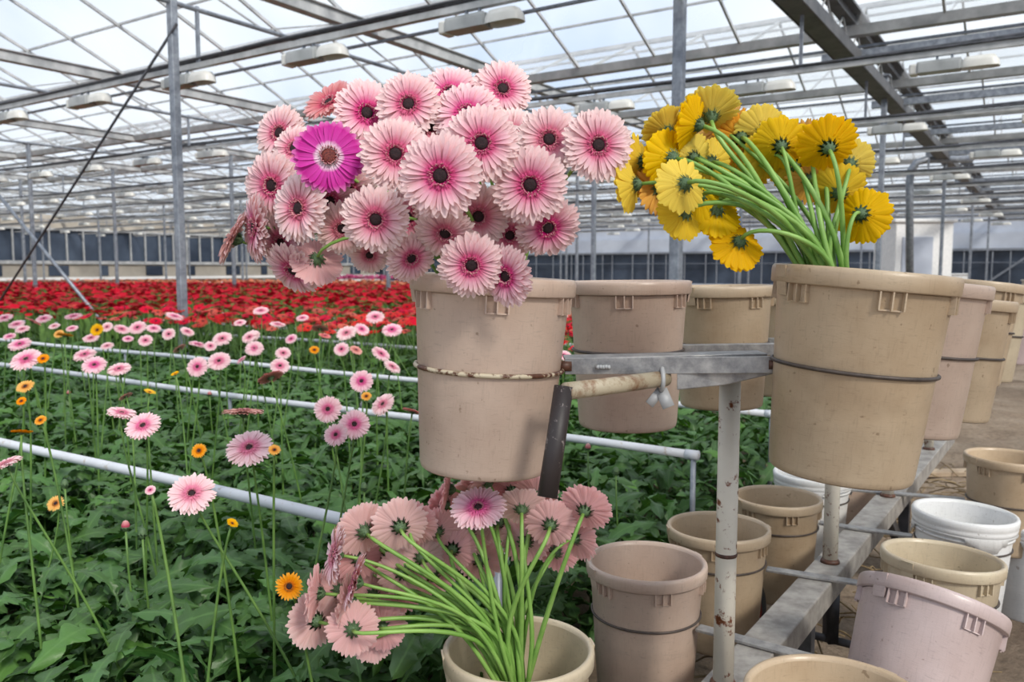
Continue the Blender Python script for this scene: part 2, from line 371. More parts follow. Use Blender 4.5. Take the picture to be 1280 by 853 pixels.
# girders along G
GIR = [2.16, 6.95, 11.9, 17.0, 22.1, 27.2, 32.3, 37.4, 42.5, -2.95]
for i, l in enumerate(GIR):
    root = empty('roof_girder', gl(0, l, HG)); root.rotation_euler = (0, 0, YAWG)
    big = (l == 2.16)
    x0, x1 = (-4 if l > 3 else -1, GB)
    m = MB()
    if big: m.box(((x0+x1)/2, 0, -.32), (x1-x0, .22, .09)); m.box(((x0+x1)/2, .12, -.30), (x1-x0, .012, .15)); m.box(((x0+x1)/2, -.12, -.30), (x1-x0, .012, .15))
    else: m.box(((x0+x1)/2, 0, 0), (x1-x0, .13, .13)); m.box(((x0+x1)/2, 0, .07), (x1-x0, .2, .02))
    bevel(m.build('main_beam', GIRDK if big else GALVL, root, smooth=False), .006, 1)
    m = MB(); zl = .12 if big else -.38
    if big: m.box(((x0+x1)/2, 0, zl), (x1-x0, .14, .09)); m.box(((x0+x1)/2, -.1, zl+.05), (x1-x0, .12, .03))
    else: m.tube([(x0, 0, zl), (x1, 0, zl)], .024, 8)
    m.build('chord', GIRDK if big else GALV, root, smooth=False)
    m = MB(); st = .42 if big else 1.1; x = x0; up = True
    while x < x1-st:
        zt = -.26 if big else -.05; zb = zl-.03 if big else zl
        m.bar((x, 0, zt if up else zb), (x+st, 0, zb if up else zt), .016, .016); x += st; up = not up
    wo = m.build('web', GALVL, root, smooth=False)
    nm = ['nearest on the right, running above the yellow bunch', 'nearest one left of the pink bunch, crossing the top edge', 'second one to the left, passing behind the left post', 'third one to the left of the right girder', 'fourth one to the left of the right girder']
    if i < 5: tag(root, 'grey steel lattice roof girder, '+nm[i], 'girder', 'lattice roof girders')
    elif i == 9: tag(root, 'steel lattice roof girder on the far right beyond the path', 'girder', 'lattice roof girders')
    else: tag(root, 'distant steel lattice roof girder far to the left under the roof glass', 'girder', 'far lattice roof girders')
# gutters along L
for i, g in enumerate(GUT):
    root = empty('roof_gutter', gl(g, 0, HG)); root.rotation_euler = (0, 0, YAWG)
    m = MB(); y0, y1 = LMIN, LB
    prof = [(-.11, .06), (-.07, -.05), (.07, -.05), (.11, .06), (.09, .06), (.055, -.035), (-.055, -.035), (-.09, .06)]
    vs = [(x, y, z) for y in (y0, y1) for x, z in prof]; n = len(prof)
    m.add(vs, [(k, (k+1) % n, n+(k+1) % n, n+k) for k in range(n)]); m.build('channel', GALVL, root, smooth=False)
    m = MB(); m.box((.16, (y0+y1)/2, -.14), (.04, y1-y0, .03)); m.build('drip_rail', GALV, root, smooth=False)
    if g > 3:
        m = MB(); m.box((.05, (LMIN+2.5)/2, -.26), (.07, 2.5-LMIN, .11)); bevel(m.build('tie_beam', GALV, root, smooth=False), .006, 1)
    if i < 6: tag(root, 'pale roof gutter crossing under the glass, '+['almost overhead', 'nearest', 'second nearest', 'third nearest', 'fourth nearest', 'fifth nearest'][i]+' to the camera' , 'gutter', 'roof gutters')
    else: tag(root, 'distant pale roof gutter crossing far back under the glass', 'gutter', 'far roof gutters')
# lamp rails and lamps
def lamp_proto():
    r = empty('grow_lamp')
    m = MB(); m.box((0, .02, -.01), (.15, .34, .085)); m.box((0, .02, .04), (.10, .32, .03))
    for k in range(4): m.box((-.06+k*.04, .02, .0), (.008, .36, .1))
    bevel(m.build('housing', LAMPG, r, smooth=False), .008, 2)
    m = MB(); m.box((0, -.19, -.01), (.13, .07, .1)); bevel(m.build('ballast_box', LAMPW, r, smooth=False), .015, 2)
    m = MB()
    vs = []; fs = []
    for j, (zz, sc) in enumerate(((.045, .75), (.0, .95), (-.05, 1.))):
        for k in range(16):
            a = 2*PI*k/16; e_ = lambda q: math.copysign(abs(q)**.6, q); vs.append((.085*sc*e_(math.cos(a)), .34+.16*sc*e_(math.sin(a)), zz))
    fs = [(j*16+k, j*16+(k+1) % 16, (j+1)*16+(k+1) % 16, (j+1)*16+k) for j in range(2) for k in range(16)]+[tuple(reversed(range(16)))]
    m.add(vs, fs); m.build('reflector', LAMPW, r)
    for yy in (0, .12): m = MB(); m.bar((0, yy, .04), (0, yy, .14), .02, .02); m.build('bracket', GALV, r, smooth=False)
    return r
proto = None; lampc = {}
HL = 1.95+CH
rows = []
for i in range(11):
    g = 5.1+3.4*i
    if g > GB-2: break
    root = empty('lamp_rail', gl(g, 0, HL)); root.rotation_euler = (0, 0, YAWG)
    m = MB(); m.box((0, (LMIN+LB)/2+4, 0), (.045, LB-LMIN-8, .05)); m.build('rail', GALVL, root, smooth=False)
    m = MB(); m.tube([(.05, -16+k*2.0, .07+.02*math.sin(k*1.9)) for k in range(30)], .024, 6); m.tube([(-.03, -16+k*2.0, .05+.012*math.sin(k*1.3)) for k in range(30)], .012, 6); m.build('cable', DARKST, root)
    for l in GIR:
        m = MB(); m.bar((0, l, 0), (0, l, .55), .03, .03); m.build('hanger', GALV, root, smooth=False)
    tag(root, 'lamp rail with dark cable under the roof, '+(ORD[i]+' nearest to the camera' if i else 'nearest to the camera'), 'rail', 'lamp rails')
    st = 1.75 if i < 4 else 3.5
    ls = [(.1 if i == 0 else (i % 2)*.8)+k*st-8.6 for k in range(60)]
    row = []
    for l in ls:
        p = gl(g, l, HL-.12); pr = proj(p)
        if -60 < pr[0] < 1340 and -60 < pr[1] < 420 and pr[2] < 48 and l < LB-1: row.append((pr[0], l, p))
    row.sort(key=lambda q: q[0]); rows.append((g, row))
for i, (g, row) in enumerate(rows):
    for j, (px, l, p) in enumerate(row):
        if proto is None: proto = lamp_proto(); o = proto
        else: o = copy_tree(proto)
        o.location = p; o.rotation_euler = (0, 0, YAWG+PI)
        if i < 4: tag(o, 'grey box grow lamp, %s on the %s lamp rail' % (ordinal(j, len(row)), ['nearest', 'second nearest', 'third nearest', 'fourth nearest'][i]), 'lamp', 'grow lamps under the roof')
        else: tag(o, 'small distant grow lamp hanging deep in the hall', 'lamp', 'far grow lamps')
# posts
posts = []
for g in (5.1, 13.3, 21.7, 30.1, 38.5):
    for l in GIR:
        if g < 6 and l in (2.16, 6.95): posts.append((5.35 if l == 2.16 else 4.83, l)); continue
        if l == -2.95 and g < 13: continue
        if l == 11.9 and g < 6: continue
        if l == 17.0 and g < 6: continue
        posts.append((g, l))
posts += [(9.8, 19.6)]
pp = None; near = {(5.35, 2.16): 'behind the buckets between the pink and yellow bunches', (4.83, 6.95): 'left of the pink bunch, thickest on that side', (13.3, 2.16): 'right behind the yellow bunch under the right girder', (9.8, 19.6): 'near the left edge of the photo behind the diagonal braces'}
SR = [round(proj(gl(g, l, 1.5))[0]) for g, l in posts if g == 13.3 and l != 2.16]; SR = [x for x in SR if -40 < x < 1320]
for g, l in sorted(posts, key=lambda q: q[0]):
    p = gl(g, l, 0); pr = proj(gl(g, l, 1.5))
    if not (-40 < pr[0] < 1320): continue
    if pp is None:
        pp = empty('steel_post'); m = MB(); m.box((0, 0, HG/2), (.075, .075, HG)); bevel(m.build('shaft', GALV, pp, smooth=False), .01, 2)
        m = MB(); m.box((0, 0, .01), (.18, .18, .02)); m.build('base_plate', GALV, pp, smooth=False)
        m = MB(); m.box((0, 0, HG-.03), (.2, .14, .02)); m.build('top_plate', GALV, pp, smooth=False); o = pp
    else: o = copy_tree(pp)
    o.location = p; o.rotation_euler = (0, 0, YAWG)
    lb = near.get((g, l))
    if lb: tag(o, 'galvanised steel post '+lb, 'post', 'steel posts')
    elif g < 14: tag(o, 'slim galvanised post, %s in the second row of posts' % ordinal(sorted(SR).index(round(pr[0])), len(SR)), 'post', 'steel posts')
    else: tag(o, 'distant slim steel post deep in the hall', 'post', 'far steel posts')
# diagonal braces at the left post
m = MB(); a = at(221, 30, 7.75); b = at(-60, 470, 11.2); m.tube([a, b], .013, 8); tag(m.build('brace_rod', DARKST), 'thin dark diagonal brace rod running down from the left post', 'brace')
m = MB(); m.tube([at(-40, 197, 10.6), at(132, 408, 9.0)], .02, 8); tag(m.build('brace_pipe', GALV), 'pale diagonal brace pipe crossing the dark rod at far left', 'brace')
# bent frame pipe and cabin on the right
m = MB(); Y = 19.
m.tube([at(1137, 352, Y), at(1137, 225, Y), at(1139, 212, Y), at(1146, 203, Y), at(1158, 200, Y), at(1215, 199, Y)], .085, 10)
tag(m.build('bent_pipe', GALV), 'grey pipe bent at the top, right of the yellow bunch', 'pipe')
cab = empty('white_cabin', (at(1155, 350, 30).x, 31, 0)); tag(cab, 'small white cabin with a grey door at the back right of the hall', 'cabin')
m = MB(); m.box((0, 0, 1.5), (2.1, 1.8, 3.0)); m.box((0, 0, 3.0), (2.3, 2.0, .12)); bevel(m.build('cabin_wall', WHITEM, cab, smooth=False), .02, 1)
m = MB(); m.box((-.25, -.92, 1.2), (1.1, .06, 2.4)); m.build('cabin_door', BAND, cab, smooth=False)

# ------------------------------------------------------------------ grow pipes
PIPES = [1.60, 2.91, 3.95, 5.55, 6.6, 8.2, 9.25, 10.9]
for i, g in enumerate(PIPES):
    root = empty('bed_rail', gl(g, 1.09, 0)); root.rotation_euler = (0, 0, YAWG)
    z = .55; r = .0165 if i else .0175
    m = MB(); m.tube([(0, 0, z)]+[(0, q, z+.006*math.sin(q*1.7)) for q in np.linspace(.4, 26, 30)], r, 12); m.build('pipe', RAILM, root)
    m = MB(); m.tube([(0, -.02, z), (0, .03, z)], r*1.15, 12); m.build('end_elbow', RAILM, root)
    q = 0
    while q < 14:
        m = MB(); m.tube([(0, q, 0), (0, q, z+.0)], .011, 8); m.build('stake', GALV, root); q += 2.7
    tag(root, 'white horizontal bed rail pipe, '+(ORD[i]+' from the camera' if i else 'nearest to the camera, at lower left'), 'rail', 'bed rails')

# ------------------------------------------------------------------ foliage
def leaf_template(nt_=20, lob=4.5, seed=0, cols=2):
    rr = random.Random(seed); T = []; U = []; droop = rr.uniform(.7, 1.3); swp = rr.uniform(-.12, .12)
    for i in range(nt_+1):
        t = i/nt_
        base = (math.sin(PI*min(1, t*.90+.06))**.7)*(.45+.55*min(1, t*1.3))
        ph = ((t-.12)*lob) % 1.0
        tooth = (.40+.60*(ph/.62)**.8 if ph < .62 else 1-.60*((ph-.62)/.38)) if cols > 1 else .8
        if t > .80: tooth = max(tooth, .85)
        wid = .185*base*tooth*(1+.15*rr.uniform(-1, 1))
        if t < .14: wid = .012
        if i == nt_: wid = .006
        xx = t-.10*t*t; zz = .12*math.sin(t*PI)-.32*droop*t**2.3
        for s in ([-1, -.5, 0, .5, 1] if cols > 1 else [-1, 0, 1]):
            back = -.07*s*s*(1 if ph > .3 else .2)
            T.append((xx+back*(1 if cols > 1 else 0), s*wid+swp*t*t, zz+.28*abs(s)*wid+.02*math.sin(t*15+s*2.5+seed)*abs(s))); U.append((abs(s), t))
    k = 5 if cols > 1 else 3
    Fc = [(i*k+j, i*k+j+1, (i+1)*k+j+1, (i+1)*k+j) for i in range(nt_) for j in range(k-1)]
    return np.array(T), np.array(Fc), np.array(U)
def rotmat(yaw, pit, rol):
    cy, sy, cpt, spt, cr, sr = np.cos(yaw), np.sin(yaw), np.cos(pit), np.sin(pit), np.cos(rol), np.sin(rol)
    n = len(yaw); Z = np.zeros(n); O = np.ones(n)
    A = np.stack([np.stack([cy, -sy, Z], 1), np.stack([sy, cy, Z], 1), np.stack([Z, Z, O], 1)], 1)
    B = np.stack([np.stack([cpt, Z, -spt], 1), np.stack([Z, O, Z], 1), np.stack([spt, Z, cpt], 1)], 1)
    D = np.stack([np.stack([O, Z, Z], 1), np.stack([Z, cr, -sr], 1), np.stack([Z, sr, cr], 1)], 1)
    return A @ B @ D
def scatter(name, mat, temps, pos, Rm, sc):
    Vs, Fs, Us = [], [], []; off = 0; n = len(pos); which = RNG.integers(0, len(temps), n)
    for k, (T, Fc, U) in enumerate(temps):
        ix = np.where(which == k)[0]
        if not len(ix): continue
        V = np.einsum('nij,vj->nvi', Rm[ix], T)*sc[ix][:, None, None]+pos[ix][:, None, :]
        Fa = (Fc[None]+(np.arange(len(ix))*len(T))[:, None, None]+off)
        Vs.append(V.reshape(-1, 3)); Fs.append(Fa.reshape(-1, Fc.shape[1])); Us.append(np.tile(U, (len(ix), 1))); off += len(ix)*len(T)
    V = np.concatenate(Vs); Fa = np.concatenate(Fs); U = np.concatenate(Us)
    me = bpy.data.meshes.new(name); me.vertices.add(len(V)); me.vertices.foreach_set('co', V.ravel().astype(np.float32))
    k = Fa.shape[1]; me.loops.add(Fa.size); me.loops.foreach_set('vertex_index', Fa.ravel().astype(np.int32))
    me.polygons.add(len(Fa)); me.polygons.foreach_set('loop_start', (np.arange(len(Fa))*k).astype(np.int32)); me.polygons.foreach_set('use_smooth', np.ones(len(Fa), bool))
    me.materials.append(mat); me.update(calc_edges=True)
    a = me.attributes.new('puv', 'FLOAT2', 'POINT'); a.data.foreach_set('vector', U.ravel().astype(np.float32))
    o = bpy.data.objects.new(name, me); C.objects.link(o); return o
LT = [leaf_template(24, 4.6+.3*(s % 3), s) for s in range(8)]
LTM = [leaf_template(14, 3.6, s) for s in range(5)]
LTF = [leaf_template(4, 2.0, s, 1) for s in range(3)]
def bed(g0, g1, l0, l1, dens, temps, label, zlo=.04, zhi=.34, slo=.24, shi=.40, cull=True):
    n = int((g1-g0)*(l1-l0)*dens); g = RNG.uniform(g0, g1, n); l = RNG.uniform(l0, l1, n)
    z = RNG.uniform(zlo, zhi, n); X = g*GD.x+l*LD.x; Y = g*GD.y+l*LD.y
    if cull:
        keep = (Y > .5) & (np.abs(X) < Y*.70+.8); X, Y, z = X[keep], Y[keep], z[keep]
    n = len(X); yaw = RNG.uniform(0, 2*PI, n); pit = RNG.uniform(-.1, 1.25, n)*(1-.35*z/zhi); rol = RNG.normal(0, .5, n); sc = RNG.uniform(slo, shi, n)
    o = scatter('gerbera_foliage', LEAF, temps, np.stack([X, Y, z], 1), rotmat(yaw, pit, rol), sc)
    return tag(o, label, 'foliage', kind='stuff')
bed(.45, 2.25, 1.12, 6.5, 720, LT, 'dense lobed dark green gerbera leaves around the nearest bed rail', .02, .40, .13, .27)
bed(2.25, 4.7, 1.12, 10, 560, LTM, 'dense green gerbera leaves of the second bed behind the nearest rail', .02, .44, .13, .25)
bed(4.7, 9, 1.12, 20, 170, LTM, 'green gerbera leaves under the nearer red flowers', .05, .46, .18, .3)
bed(9, 20, 1.2, 34, 50, LTF, 'far green gerbera leaves under the red flowers', .05, .5, .25, .4)

# ------------------------------------------------------------------ gerbera flowers
def petal_mesh(name, mat, seed, n=38, cup=0., seg=6, rows=2, fringe=True, wid=1.0):
    rr = random.Random(seed); m = MB()
    def ring(n, r0, r1, w, zb, rise, drop, seg, wmode=0):
        for k in range(n):
            a = 2*PI*(k+rr.uniform(-.25, .25))/n; L = (r1-r0)*rr.uniform(.90, 1.04); ti = rr.uniform(-.05, .05); tw = rr.uniform(-.25, .25); vs = []; uv = []
            bend = rr.uniform(-.05, .05)
            for i in range(seg+1):
                t = i/seg; x = r0+L*t
                ww = w*(.35+.65*math.sin(min(1, t*1.25)*PI/2))*(1 if t < .8 else math.sqrt(max(.06, 1-((t-.8)/.205)**2)))*.5
                z = zb+rise*t+drop*t*t+ti*t
                for s in (-1, 0, 1):
                    yy = s*ww+bend*t*t; zz = z+(.35*ww if s else -.12*ww)+s*ww*tw
                    vs.append((x*math.cos(a)-yy*math.sin(a), x*math.sin(a)+yy*math.cos(a), zz)); uv.append((k*1.37+s*.30+rr.uniform(0, .01), x))
            m.add(vs, [(i*3+j, (i+1)*3+j, (i+1)*3+j+1, i*3+j+1) for i in range(seg) for j in range(2)], uv)
    ring(n, .16, 1.0, .20*wid, -.02, cup, -.10, seg)
    if rows > 1: ring(n, .16, .95, .18*wid, .03, cup+.06, -.13, seg)
    if rows > 2: ring(int(n*.75), .16, .80, .13*wid, .07, cup+.12, -.12, seg)
    if fringe:
        ring(38, .17, .44, .055, .08, .14, -.14, 3); ring(34, .16, .35, .05, .10, .18, -.14, 3)
    return m.mesh(name, mat)
def disc_mesh(mat, r=.17):
    m = MB(); m.lathe([(.001, .15), (r*.4, .16), (r*.8, .15), (r, .11), (r*1.05, .0)], 20); return m.mesh('flower_disc', mat)
def fringe_mesh(mat, r=.17, r2=.26):
    m = MB(); rr = random.Random(3)
    for k in range(70):
        a = 2*PI*k/70+rr.uniform(-.03, .03); ra = rr.uniform(r, r2); h = .12+rr.uniform(.03, .08); c = Vector((ra*math.cos(a), ra*math.sin(a), 0)); d = c.normalized()
        m.tube([c+Vector((0, 0, .04)), c+d*.01+Vector((0, 0, h)), c+d*.03+Vector((0, 0, h+.02))], [.010, .012, .006], 4)
    return m.mesh('floret_fringe', mat)
def calyx_mesh():
    m = MB(); rr = random.Random(5)
    m.lathe([(.05, -.26), (.10, -.22), (.20, -.13), (.235, -.05), (.22, .0)], 16)
    for k in range(40):
        a = 2*PI*(k+.5*(k % 2))/20; r0 = .19+.03*(k % 2); z0 = -.15+.05*(k % 2); ca, sa = math.cos(a), math.sin(a)
        P = lambda r, z, s: (r*ca-s*sa, r*sa+s*ca, z)
        m.add([P(r0, z0, -.028), P(r0, z0, .028), P(r0+.10, z0+.07, .018), P(r0+.10, z0+.07, -.018), P(r0+.15, z0+.12, 0)], [(0, 1, 2, 3), (3, 2, 4)])
    return m.mesh('calyx', CALYX)
ME = {}
def variants(key, mat, cnt=3, **kw): ME[key] = [petal_mesh('petal_ring', mat, 10*i+len(key), **kw) for i in range(cnt)]
variants('pink', PINK, 5, n=40, cup=.10, rows=3, wid=.92); variants('salmon', SALM, 2, n=36, cup=.1, rows=2)
variants('mag', MAG, 1, n=30, cup=.05, rows=2, fringe=False, wid=1.1)
variants('yellow', YEL, 4, n=30, cup=.42, rows=2, wid=1.2, seg=8); variants('lpink', LPINK, 4, n=38, cup=.26, rows=2)
variants('fpink', FPINK, 3, n=34, cup=.12, rows=2, seg=5); variants('orange', ORG, 2, n=24, cup=.2, rows=2, seg=4)
variants('bright', YEL, 1, n=24, cup=.3, rows=2, seg=4)
DISCS = {'d': disc_mesh(DISC), 'b': disc_mesh(DISCB, .20)}
FR = {'p': fringe_mesh(FRINGE), 'o': fringe_mesh(FRINGEO)}; CAL = calyx_mesh()
def bez(a, b, c, d, n):
    return [a*(1-t)**3+b*3*t*(1-t)**2+c*3*t*t*(1-t)+d*t**3 for t in [i/n for i in range(n+1)]]
def flower(head, nrm, dia, kind, path, stem_r, smat=STEM, simple_=False, name='gerbera_daisy'):
    """path: world points from the neck to the base, already curved"""
    base = path[-1]; r = empty(name, base); q = nrm.normalized().to_track_quat('Z', 'Y') @ Quaternion((0, 0, 1), random.uniform(0, 6.28)); s = dia/2
    link('petal_ring', random.choice(ME[kind]), r, head-base, q, s)
    link('flower_disc', DISCS['b' if kind == 'mag' else 'd'], r, head-base, q, s*(1.25 if kind == 'orange' else .78 if kind == 'fpink' else 1))
    link('floret_fringe', FR['o' if kind in ('yellow', 'orange', 'bright') else 'p'], r, head-base, q, s*(1.25 if kind == 'orange' else .8 if kind == 'fpink' else 1))
    link('calyx', CAL, r, head-base, q, s)
    m = MB(); N = len(path); m.tube([p-base for p in path], [stem_r*(.72+.42*i/(N-1)) for i in range(N)], 7); m.build('stem', smat, r)
    return r

# ------------------------------------------------------------------ buckets
BH = .35
BPROF = [(.0, .008), (.100, .008), (.1105, .004), (.1135, .0), (.1165, .003), (.1185, .012), (.1385, .317), (.1395, .319), (.1475, .3185), (.1495, .321), (.1502, .341), (.1492, .3465), (.1465, .3495), (.1420, .350), (.1380, .3475), (.1360, .341), (.1345, .320), (.1150, .020), (.110, .014), (.0, .014)]
def bucket_proto(mat):
    r = empty('flower_bucket')
    m = MB(); pr = [p for p in BPROF[1:9]]; m.lathe([(.0005, .006)]+pr[0:7], 72); m.lathe(BPROF[15:19]+[(.0005, .014)], 72); m.build('bucket_wall', mat, r)
    m = MB(); m.lathe(BPROF[6:16], 72); m.build('rim', mat, r)
    for k in range(6):
        a0 = 2*PI*(k+.28)/6; m = MB()
        for d in (-.13, 0, .13):
            a = a0+d; ca, sa = math.cos(a), math.sin(a); M = Matrix(((ca, -sa, 0), (sa, ca, 0), (0, 0, 1)))
            m.box(M @ Vector((.1412, 0, .3045)), (.0115, .0024, .030), M)
        m.box(Matrix.Rotation(a0, 3, 'Z') @ Vector((.1375, 0, .2895)), (.006, .036, .0025), Matrix.Rotation(a0, 3, 'Z')); m.build('rib_bracket', mat, r, smooth=False)
    for s in (0, PI):
        m = MB(); vs = []; n = 8
        for zz, rr_ in ((.298, .1445), (.320, .1485), (.3475, .1525), (.3475, .1485), (.298, .1415)):
            for j in range(n+1):
                a = s-.11+.22*j/n; vs.append((rr_*math.cos(a), rr_*math.sin(a), zz))
        q = n+1; m.add(vs, [(i*q+j, i*q+j+1, (i+1)*q+j+1, (i+1)*q+j) for i in range(4) for j in range(n)]+[(i*q, (i+1)*q, 0) for i in range(1, 4)]+[((i+1)*q+n, i*q+n, n) for i in range(1, 4)]); m.build('rim_tab', mat, r, smooth=False)
    return r
def white_proto():
    r = empty('white_bucket'); mat = WHITEP
    m = MB(); m.lathe([(.0005, .006)]+BPROF[1:7], 72); m.lathe(BPROF[15:19]+[(.0005, .014)], 72); m.build('bucket_wall', mat, r)
    m = MB(); m.lathe([(.1385, .300), (.146, .303), (.149, .318), (.1475, .322), (.1502, .326), (.1515, .343), (.148, .350), (.1395, .350), (.1360, .341)], 72); m.build('rim', mat, r)
    m = MB(); n = 96; vs = []
    for k in range(n):
        a = 2*PI*k/n; ph = (k % 32)/32.; low = .262 if (ph < .10 or ph > .9) else (.300 if .2 < ph < .8 else .281)
        for rr_, zz in ((.1475, .306), (.149, low), (.1455, low)): vs.append((rr_*math.cos(a), rr_*math.sin(a), zz))
    m.add(vs, [(k*3+j, ((k+1) % n)*3+j, ((k+1) % n)*3+j+1, k*3+j+1) for k in range(n) for j in range(2)]); m.build('grip_skirt', mat, r)
    m = MB(); m.lathe([(.1365, .285), (.1425, .284), (.1425, .291), (.1368, .292)], 72); m.build('lower_band', mat, r)
    return r
PROT = {}
ALLB = []
def bucket(rim, mat, roll=0, pitch=0, yaw=0, label='', group=None, white=False):
    """rim = world centre of the rim"""
    key = 'white' if white else mat.name
    if key not in PROT: PROT[key] = (white_proto() if white else bucket_proto(mat)); o = PROT[key]
    else: o = copy_tree(PROT[key])
    q = Quaternion((0, 1, 0), R(roll)) @ Quaternion((1, 0, 0), R(pitch))
    base = rim-(q @ Vector((0, 0, BH))); o.location = base; o.rotation_mode = 'QUATERNION'; o.rotation_quaternion = q @ Quaternion((0, 0, 1), R(yaw))
    tag(o, label, 'bucket', group); ALLB.append((o, base, q)); return o, base, q
def wz(p, dz): return Vector((p.x, p.y, CH-dz))
GU, GLW = 'buckets on the upper tier of the cart', 'buckets on the lower tier of the cart'
up_left = [bucket(at(617, 345, 1.48), ROSY, 3, 0, 18, 'tan bucket with a rusty hoop holding the raised pink bunch', GU),
    bucket(at(785, 351, 1.97), ROSY, -.5, 0, 2, 'empty rosy tan bucket on the upper tier directly right of the pink bunch bucket', GU),
    bucket(at(902, 357, 2.38), TAN, -1, 0, 40, 'empty tan bucket on the upper tier, second right of the pink bunch bucket', GU),
    bucket(at(985, 368, 2.86), TAN, 0, 0, 20, 'mostly hidden upper tier bucket just left of the yellow bunch bucket', GU)]
up_right = [bucket(at(1081, 338, 1.39), TAN, 4.8, 1, 8, 'large tan bucket holding the yellow bunch', GU),
    bucket(at(1152, 352, 1.90), ROSY, 5, 0, 10, 'pinkish upper bucket directly behind the yellow bunch bucket', GU),
    bucket(at(1199, 372, 2.38), TAN, 5, 0, 0, 'tan upper bucket, second behind the yellow bunch bucket', GU),
    bucket(at(1221, 352, 2.84), TAN, 6, 0, 28, 'pale tan upper bucket with a high rim, third behind the yellow bunch bucket', GU),
    bucket(at(1238, 366, 3.30), CREAM, 5, 0, 20, 'cream upper bucket, fourth behind the yellow bunch bucket', GU),
    bucket(at(1262, 358, 3.75), LILAC, 2, 0, 0, 'pinkish upper bucket at the right edge of the photo, last of its row', GU)]
lo_left = [bucket(at(648, 808, 1.556), CREAM, 0, 0, 10, 'cream bucket at the bottom holding the low pink bunch', GLW),
    bucket(at(808, 700, 1.99), ROSY, 0, 0, 20, 'empty pinkish tan bucket right of the low pink bunch', GLW),
    bucket(at(898, 657, 2.36), TAN, 0, 0, 0, 'empty tan bucket standing behind the front white post, second from the low pink bunch', GLW),
    bucket(at(972, 620, 2.80), TAN, 0, 0, 15, 'empty tan lower bucket, third from the low pink bunch', GLW),
    bucket(at(1016, 590, 3.20), None, 0, 0, 0, 'white bucket half hidden below the yellow bunch bucket', GLW, True),
    bucket(at(1058, 574, 3.62), ROSY, 0, 0, 0, 'tan lower bucket behind the second white post', GLW)]
lo_right = [bucket(wz(at(1046, 870, 1.29), .70), TAN, 0, 0, 35, 'tan bucket cut by the bottom edge, seen from above', GLW),
    bucket(at(1166, 747, 1.71), LILAC, 24, -21, 14, 'lilac grey bucket tilted to the right in its hoop', GLW),
    bucket(at(1178, 693, 2.11), CREAM, 3, -2, 30, 'empty pale bucket seen into, directly behind the tilted lilac bucket', GLW),
    bucket(at(1206, 639, 2.52), None, 2, 0, 28, 'white bucket with grip handles behind the pale empty bucket', GLW, True),
    bucket(at(1262, 570, 2.97), TAN, 1, 0, 10, 'tan bucket at the right edge behind the white bucket', GLW)]
ow = bucket(at(1302, 655, 2.93), None, 3, 0, 0, 'white bucket cut by the right edge of the photo', 'buckets on the lower tier of the cart', True)

# ------------------------------------------------------------------ cart
cart = empty('flower_cart', (.444, 1.65, 0)); tag(cart, 'two-tier steel harvest cart with white posts, hoops and a rusty tow handle', 'cart')
CO = Vector((.444, 1.65, 0))
CD = Vector((.7, 1, 0)).normalized(); CP = Vector((-CD.y, CD.x, 0))
def part(name, mb, mat, smooth=True, bev=0, parent=cart, off=CO, label=None):
    mb.v = [tuple(Vector(v)-off) for v in mb.v]
    o = mb.build(name, mat, parent, smooth)
    if bev: bevel(o, bev, 2)
    if label: o['label'] = label
    return o
def cl(Y, z=0): return Vector((.444+.7*(Y-1.65), Y, z))
m = MB(); m.bar(cl(1.15, .343), cl(4.4, .343), .088, .07); part('beam', m, BEAMM, False, .004)
posts_ = [(1.65, CH-.20), (2.37, CH-.2), (3.08, CH-.2), (3.9, CH-.2)]
for Y, zt in posts_:
    m = MB(); m.tube([cl(Y, .378), cl(Y, zt)], .0215, 20); p_ = part('post', m, POSTM, label='white painted post with rust spots')
    m = MB(); m.tube([cl(Y, .378), cl(Y, .384), cl(Y, .39)], [.028, .027, .0225], 18); w_ = part('weld_collar', m, RUST, parent=p_, off=CO)
# front post weld ring
m = MB(); pz = at(915, 697, 1.63).z; m.tube([cl(1.65, pz-.004), cl(1.65, pz), cl(1.65, pz+.004)], [.0218, .0235, .0218], 20); part('weld_ring', m, RUST)
# legs and diagonals under the beam
for Y in (1.4, 2.17, 3.4):
    m = MB(); m.bar(cl(Y, 0.02), cl(Y, .31), .04, .04, CD); m.bar(cl(Y-.02, .06), cl(Y-.32, .31), .035, .03, CP); part('leg', m, DARKST, False)
# wheels
for s in (1, -1):
    c = Vector((.0, 0, 0))
    ctr = cl(2.40, .125)+CP*(.257 if s > 0 else -.257)
    ax = CP; M = Matrix((CD, Vector((0, 0, 1)), ax)).transposed()
    m = MB(); prof = [(.075, -.02), (.105, -.028), (.12, -.02), (.125, 0), (.12, .02), (.105, .028), (.075, .02)]
    m.lathe(prof, 40, M=M); m.v = [tuple(Vector(v)+ctr) for v in m.v]; tyre = part('wheel', m, RUB)
    m = MB(); m.lathe([(.0005, .012), (.025, .012), (.028, .006), (.07, .006), (.078, .022)], 30, M=M); m.lathe([(.078, -.022), (.07, -.006), (.028, -.006), (.0005, -.012)], 30, M=M); m.v = [tuple(Vector(v)+ctr) for v in m.v]; part('hub', m, REDP, parent=tyre)
m = MB(); m.tube([cl(2.4, .125)+CP*.257, cl(2.4, .125)-CP*.257], .012, 10); m.bar(cl(2.4, .12), cl(2.4, .31), .05, .03); part('axle', m, DARKST)
